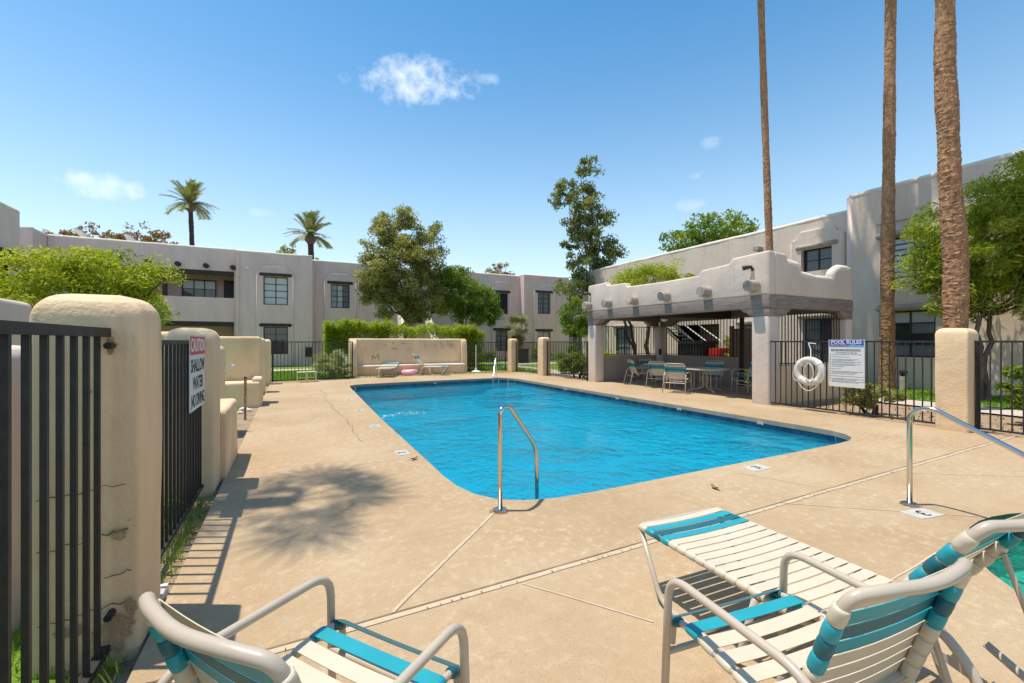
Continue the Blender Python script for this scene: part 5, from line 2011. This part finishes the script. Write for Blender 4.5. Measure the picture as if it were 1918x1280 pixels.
shrub('green shrub beside the fence by the far patio column', (10.75, 15.0), .55, 1.2, 3600, .10, 'leaf_green', 41)
shrub('second leafy shrub farther along the gate fence', (12.0, 17.2), .7, 1.35, 3600, .11, 'leaf_green', 42)
shrub('scraggly low shrub behind the pool rules sign', (11.05, 4.75), .42, .85, 2600, .085, 'leaf_olive', 43)
shrub('leafy green shrub at the right picture edge behind bars', (12.35, 2.75), .45, 1.15, 2200, .15, 'leaf_green', 44)
shrub('low shrub under the window of the right building', (17.4, 8.6), .6, .9, 2500, .11, 'leaf_green', 45)
shrub('green shrub seen through the patio back bars on the left', (14.0, 17.3), .8, 1.2, 4200, .11, 'leaf_bright', 46)
shrub('yellow green shrub seen through the patio bars by the bin', (16.1, 11.0), .8, 1.1, 3600, .11, 'leaf_bright', 47)
shrub('pale olive bush behind the red cabinet', (17.2, 11.8), .9, 2.2, 4200, .12, 'leaf_olive', 48)
shrub('round green bush by the far middle building wall', (17.8, 29.6), .8, 1.2, 2400, .13, 'leaf_green', 49)
shrub('dark low bush against the far wall beside the hedge', (13.3, 30.2), .9, .9, 2200, .12, 'leaf_dark', 50)
tree('leafy_tree', 'crooked dark trunked tree behind the patio bars', 'tree', (14.6, 15.4, 0), 2.6, [(14.9, 15.4, 3.2, 1.1, 1.0, .55), (14.0, 15.8, 3.1, .9, .9, .5)], 40, 4200, .35, .13, 'leaf_green', 'bark_dark', .075, 52, lean=(-.8, .3), stems=2)

# ---- palms
def frond_mesh(L=2.5, n=40, w=.46, droop=.55, seed=1, m='frond'):
    rng = np.random.default_rng(seed)
    V, F_, T = [], [], []
    pts = []
    for i in range(13):
        t = i/12
        pts.append(Vector((L*(t-.12*t*t), 0, L*(.28*t-droop*t*t))))
    for i in range(12):
        a, b = pts[i], pts[i+1]
        ra, rb = .022*(1-i/13), .022*(1-(i+1)/13)
        o = len(V)
        V += [a+Vector((0, ra, 0)), a-Vector((0, ra, 0)), b-Vector((0, rb, 0)), b+Vector((0, rb, 0))]
        F_.append((o, o+1, o+2, o+3))
        T += [.9]*4
    for k in range(n):
        t = .10+.9*k/n
        i = min(11, int(t*12))
        p = pts[i].lerp(pts[i+1], t*12-i)
        d = (pts[i+1]-pts[i]).normalized()
        ll = w*(1-.65*abs(t-.4)**1.3)*rng.uniform(.85, 1.1)
        for s in (-1, 1):
            ax = (d*.75+Vector((0, s, 0))*.9+Vector((0, 0, .28+rng.normal()*.12))).normalized()
            tip = p+ax*ll+Vector((0, 0, -ll*.28))
            sd = d*.032
            o = len(V)
            V += [p-sd, p+sd, tip+sd*.25, tip-sd*.25]
            F_.append((o, o+1, o+2, o+3))
            T += [float(np.clip(rng.normal(.5, .25), 0, 1))]*4
    return fast_mesh('frond', np.array([tuple(v) for v in V]), np.array(F_), M[m], np.array(T))


def fan_mesh(R=.75, pet=.9, n=26, seed=1, m='fan', fold=.12, droop=.22):
    rng = np.random.default_rng(seed)
    V, F_, T = [], [], []
    V += [(0, .02, 0), (0, -.02, 0), (pet, -.012, .0), (pet, .012, .0)]
    F_.append((0, 1, 2, 3))
    T += [.7]*4
    for k in range(n):
        a = rad(-125+250*k/(n-1))
        c, s = math.cos(a), math.sin(a)
        rr_ = R*rng.uniform(.85, 1.05)*(1-.18*abs(a)/2.2)
        wd = .038
        zf = fold*(1 if k % 2 else -1)*.25
        mid = (pet+c*rr_*.6, s*rr_*.6, zf)
        tip = (pet+c*rr_, s*rr_, -droop*R*rng.uniform(.5, 1.4))
        o = len(V)
        V += [(pet, 0, 0), (mid[0]-s*wd, mid[1]+c*wd, mid[2]), tip, (mid[0]+s*wd, mid[1]-c*wd, mid[2])]
        F_.append((o, o+1, o+2, o+3))
        T += [float(np.clip(rng.normal(.5, .22), 0, 1))]*4
    return fast_mesh('fan_leaf', np.array(V), np.array(F_), M[m], np.array(T))


FR = [frond_mesh(seed=i, droop=dr) for i, dr in enumerate((.22, .34, .46))]
FN = [fan_mesh(seed=i) for i in range(3)]
FND = fan_mesh(seed=7, m='leaf_brown', droop=.6)
FN2 = [fan_mesh(R=.95, pet=1.15, n=15, seed=20+i) for i in range(3)]


def palm_trunk(path, r0, r1, seed, rings=.10, rough=.05, name='trunk', seg=14):
    rng = np.random.default_rng(seed)
    path = [Vector(p) for p in path]
    L = plen(path)
    n = int(L/rings)
    pts, rs = [], []
    ph = rng.uniform(0, 6.28)
    for i in range(n*2+1):
        p, tg = along(path, L*i/(n*2))
        t = i/(n*2)
        r = r0+(r1-r0)*t**.8
        if t*L < .8:
            r += .10*r0*(1-t*L/.8)**1.5
        r *= 1+rough*(1 if i % 2 else -.4)*rng.uniform(.3, 1)+.035*math.sin(t*L*1.7+ph)+.03*math.sin(t*L*4.3+2*ph)
        pts.append(p)
        rs.append(r)
    mb = MB()
    mb.tube(pts, rs, seg, True, (1, 0, 0))
    # torn leaf-base scales
    vs = mb.v
    out = []
    for j, v in enumerate(vs):
        ring = j//seg
        c = pts[ring]
        out.append(tuple(c+(Vector(v)-c)*(1+rng.uniform(-.055, .065))+Vector((0, 0, rng.uniform(-.03, .03)))))
    mb.v = out
    return mb


def put(me, parent, loc, az, el, sc=1.0, roll=0, name='frond'):
    o = bpy.data.objects.new(name, me)
    o.location = loc
    o.rotation_mode = 'QUATERNION'
    q = Matrix.Rotation(az, 4, 'Z') @ Matrix.Rotation(-el, 4, 'Y') @ Matrix.Rotation(roll, 4, 'X')
    o.rotation_quaternion = q.to_quaternion()
    o.scale = (sc, sc, sc)
    return place(o, parent)


def date_palm(label, base, top, r, n, sc, seed):
    rng = np.random.default_rng(seed)
    t = thing('date_palm', label, 'palm tree', base)
    b, tp = Vector(base), Vector(top)
    part('trunk', palm_trunk([b-Vector((0, 0, .1)), b.lerp(tp, .5)+Vector((.12, 0, 0)), tp], r, r*.85, seed, .2, .07, seg=10), M['bark_dark'], t, True, 60)
    mb = MB().lathe([(r*.8, -.55), (r*1.7, -.25), (r*1.5, .1), (r*.6, .4)], tp, 10)
    part('crown_shaft', mb, M['bark'], t, True, 60)
    for k in range(n):
        el = rad(rng.uniform(-18, 82))
        put(FR[0 if el > .7 else 1 if el > .2 else 2], t, tp+Vector((0, 0, .15)), 2.399*k+rng.uniform(-.2, .2), el, sc*rng.uniform(.85, 1.08))
    return t


def fan_palm(label, base, path, r0, r1, n, sc, seed, skirt=10, leaf=FN, trunk_mat='palm_bark', rings=.07):
    rng = np.random.default_rng(seed)
    t = thing('fan_palm', label, 'palm tree', base)
    part('trunk', palm_trunk(path, r0, r1, seed, rings, .03, seg=22), M[trunk_mat], t, True, 25)
    tp = Vector(path[-1])
    for k in range(n):
        el = rad(rng.uniform(-35, 75))
        put(leaf[k % 3], t, tp+Vector((0, 0, .05)), 2.399*k, el, sc*rng.uniform(.85, 1.1), rng.uniform(-.3, .3), 'fan_leaf')
    for k in range(skirt):
        put(FND, t, tp-Vector((0, 0, .15+.25*rng.uniform())), 2.399*k+.7, rad(rng.uniform(-78, -50)), sc*rng.uniform(.8, 1), 0, 'dead_leaf')
    return t


date_palm('tall thin date palm rising over the left roof', (-7.15, 44, 0), (-7.33, 44, 12.7), .19, 46, .86, 71)
date_palm('shorter date palm just behind the left middle roof', (1.5, 38, 0), (1.43, 38, 9.75), .24, 46, .86, 72)
fan_palm('slender leaning palm trunk rising behind the covered patio', (15.35, 9.62, 0), [(15.35, 9.6, -.1), (15.25, 9.62, 2.5), (15.22, 9.65, 4.7), (15.05, 9.72, 9.5), (14.93, 9.78, 13.6), (14.9, 9.8, 17.5)], .125, .10, 34, 1.35, 73)
fan_palm('middle palm trunk standing before the right building', (17.3, 7.08, 0), [(17.3, 7.08, -.1), (17.2, 7.03, 3), (17.22, 7.0, 7), (17.3, 6.98, 12.5), (17.3, 6.95, 17.0)], .205, .12, 34, 1.4, 74)
fan_palm('thick rough palm trunk behind the right fence pillar', (13.6, 4.28, 0), [(13.62, 4.28, -.1), (13.60, 4.28, 1.8), (13.62, 4.28, 3.4), (13.52, 4.34, 5.0), (13.46, 4.36, 6.4), (13.42, 4.40, 7.8), (13.44, 4.4, 9.4), (13.3, 4.45, 15.0)], .24, .145, 34, 1.4, 75)
fan_palm('fan palm outside the left picture edge shading the deck', (-3.3, 5.9, 0), [(-3.35, 5.95, -.1), (-3.2, 5.9, 5), (-3.15, 6.0, 9), (-3.02, 6.1, 11.9)], .24, .15, 17, .66, 76, 2, leaf=FN2)
# low fan palms near the far lawn
t = fan_palm('low fan palm with dry skirt by the far middle window', (15.6, 29.5, 0), [(15.6, 29.5, -.1), (15.58, 29.5, 1.2), (15.55, 29.5, 2.55)], .17, .20, 26, .78, 77, 22, trunk_mat='thatch', rings=.12)
fan_palm('low drooping fan palm shrub behind the far left fence', (1.55, 19.6, 0), [(1.55, 19.6, -.1), (1.55, 19.6, .35)], .12, .12, 26, .62, 78, 12, trunk_mat='thatch', rings=.1)


# ---- bits lying on the deck
def curled_leaf(x, y, a, label):
    t = thing('fallen_leaf', label, 'leaf', (x, y, 0))
    c, s_ = math.cos(a), math.sin(a)
    mb = MB()
    vs = []
    for i in range(5):
        q = (i/4-.5)*.11
        w = .022*math.sin(PI*(i+.4)/4.8)+.002
        for k in (-1, 0, 1):
            u, v = q, w*k
            vs.append((x+u*c-v*s_, y+u*s_+v*c, .006+abs(k)*.014+.02*(2*q/.11)**2))
    mb.add(vs, [(3*i+k, 3*i+k+1, 3*i+4+k, 3*i+3+k) for i in range(4) for k in range(2)])
    part('blade', mb, M['dry_leaf'], t, True, 60)
    part('stalk', MB().tube([(x-.055*c, y-.055*s_, .02), (x-.085*c, y-.085*s_, .012)], .0025, 5), M['bark'], t)


curled_leaf(1.42, 5.55, .4, 'curled brown leaf on the deck by the nearest depth plate')
curled_leaf(3.9, 3.05, 1.3, 'small brown leaf on the deck near the expansion joint')
rl = random.Random(2)
mb = MB()
for k in range(26):
    x, y = 2.42+rl.gauss(0, .05), .55+rl.gauss(0, .045)
    a, L_ = rl.uniform(0, 6.28), rl.uniform(.02, .06)
    mb.tube([(x, y, .004), (x+L_*.5*math.cos(a), y+L_*.5*math.sin(a), .009), (x+L_*math.cos(a+.3), y+L_*math.sin(a+.3), .004)], .0012, 4)
tag(single('dry_twigs', mb, M['dry_leaf'], 'scatter of tiny dry twigs on the deck behind the chairs', 'twigs'), kind='stuff')

# rust bloom round the handrail feet
M['rust'] = mat('rust_bloom', (.33, .175, .075), .9, .25, 20, .2, 80, .15, coord='Position')
for (x, y, r_) in ((1.68, 3.53, .085), (5.14, 1.93, .08), (7.72, 16.62, .08)):
    pts = [(x+r_*rl.uniform(.82, 1.25)*math.cos(2*PI*i/26), y+r_*rl.uniform(.82, 1.25)*math.sin(2*PI*i/26), .0035) for i in range(26)]
    part('rust_stain', MB().add(pts, [tuple(range(26))]), M['rust'], deck)
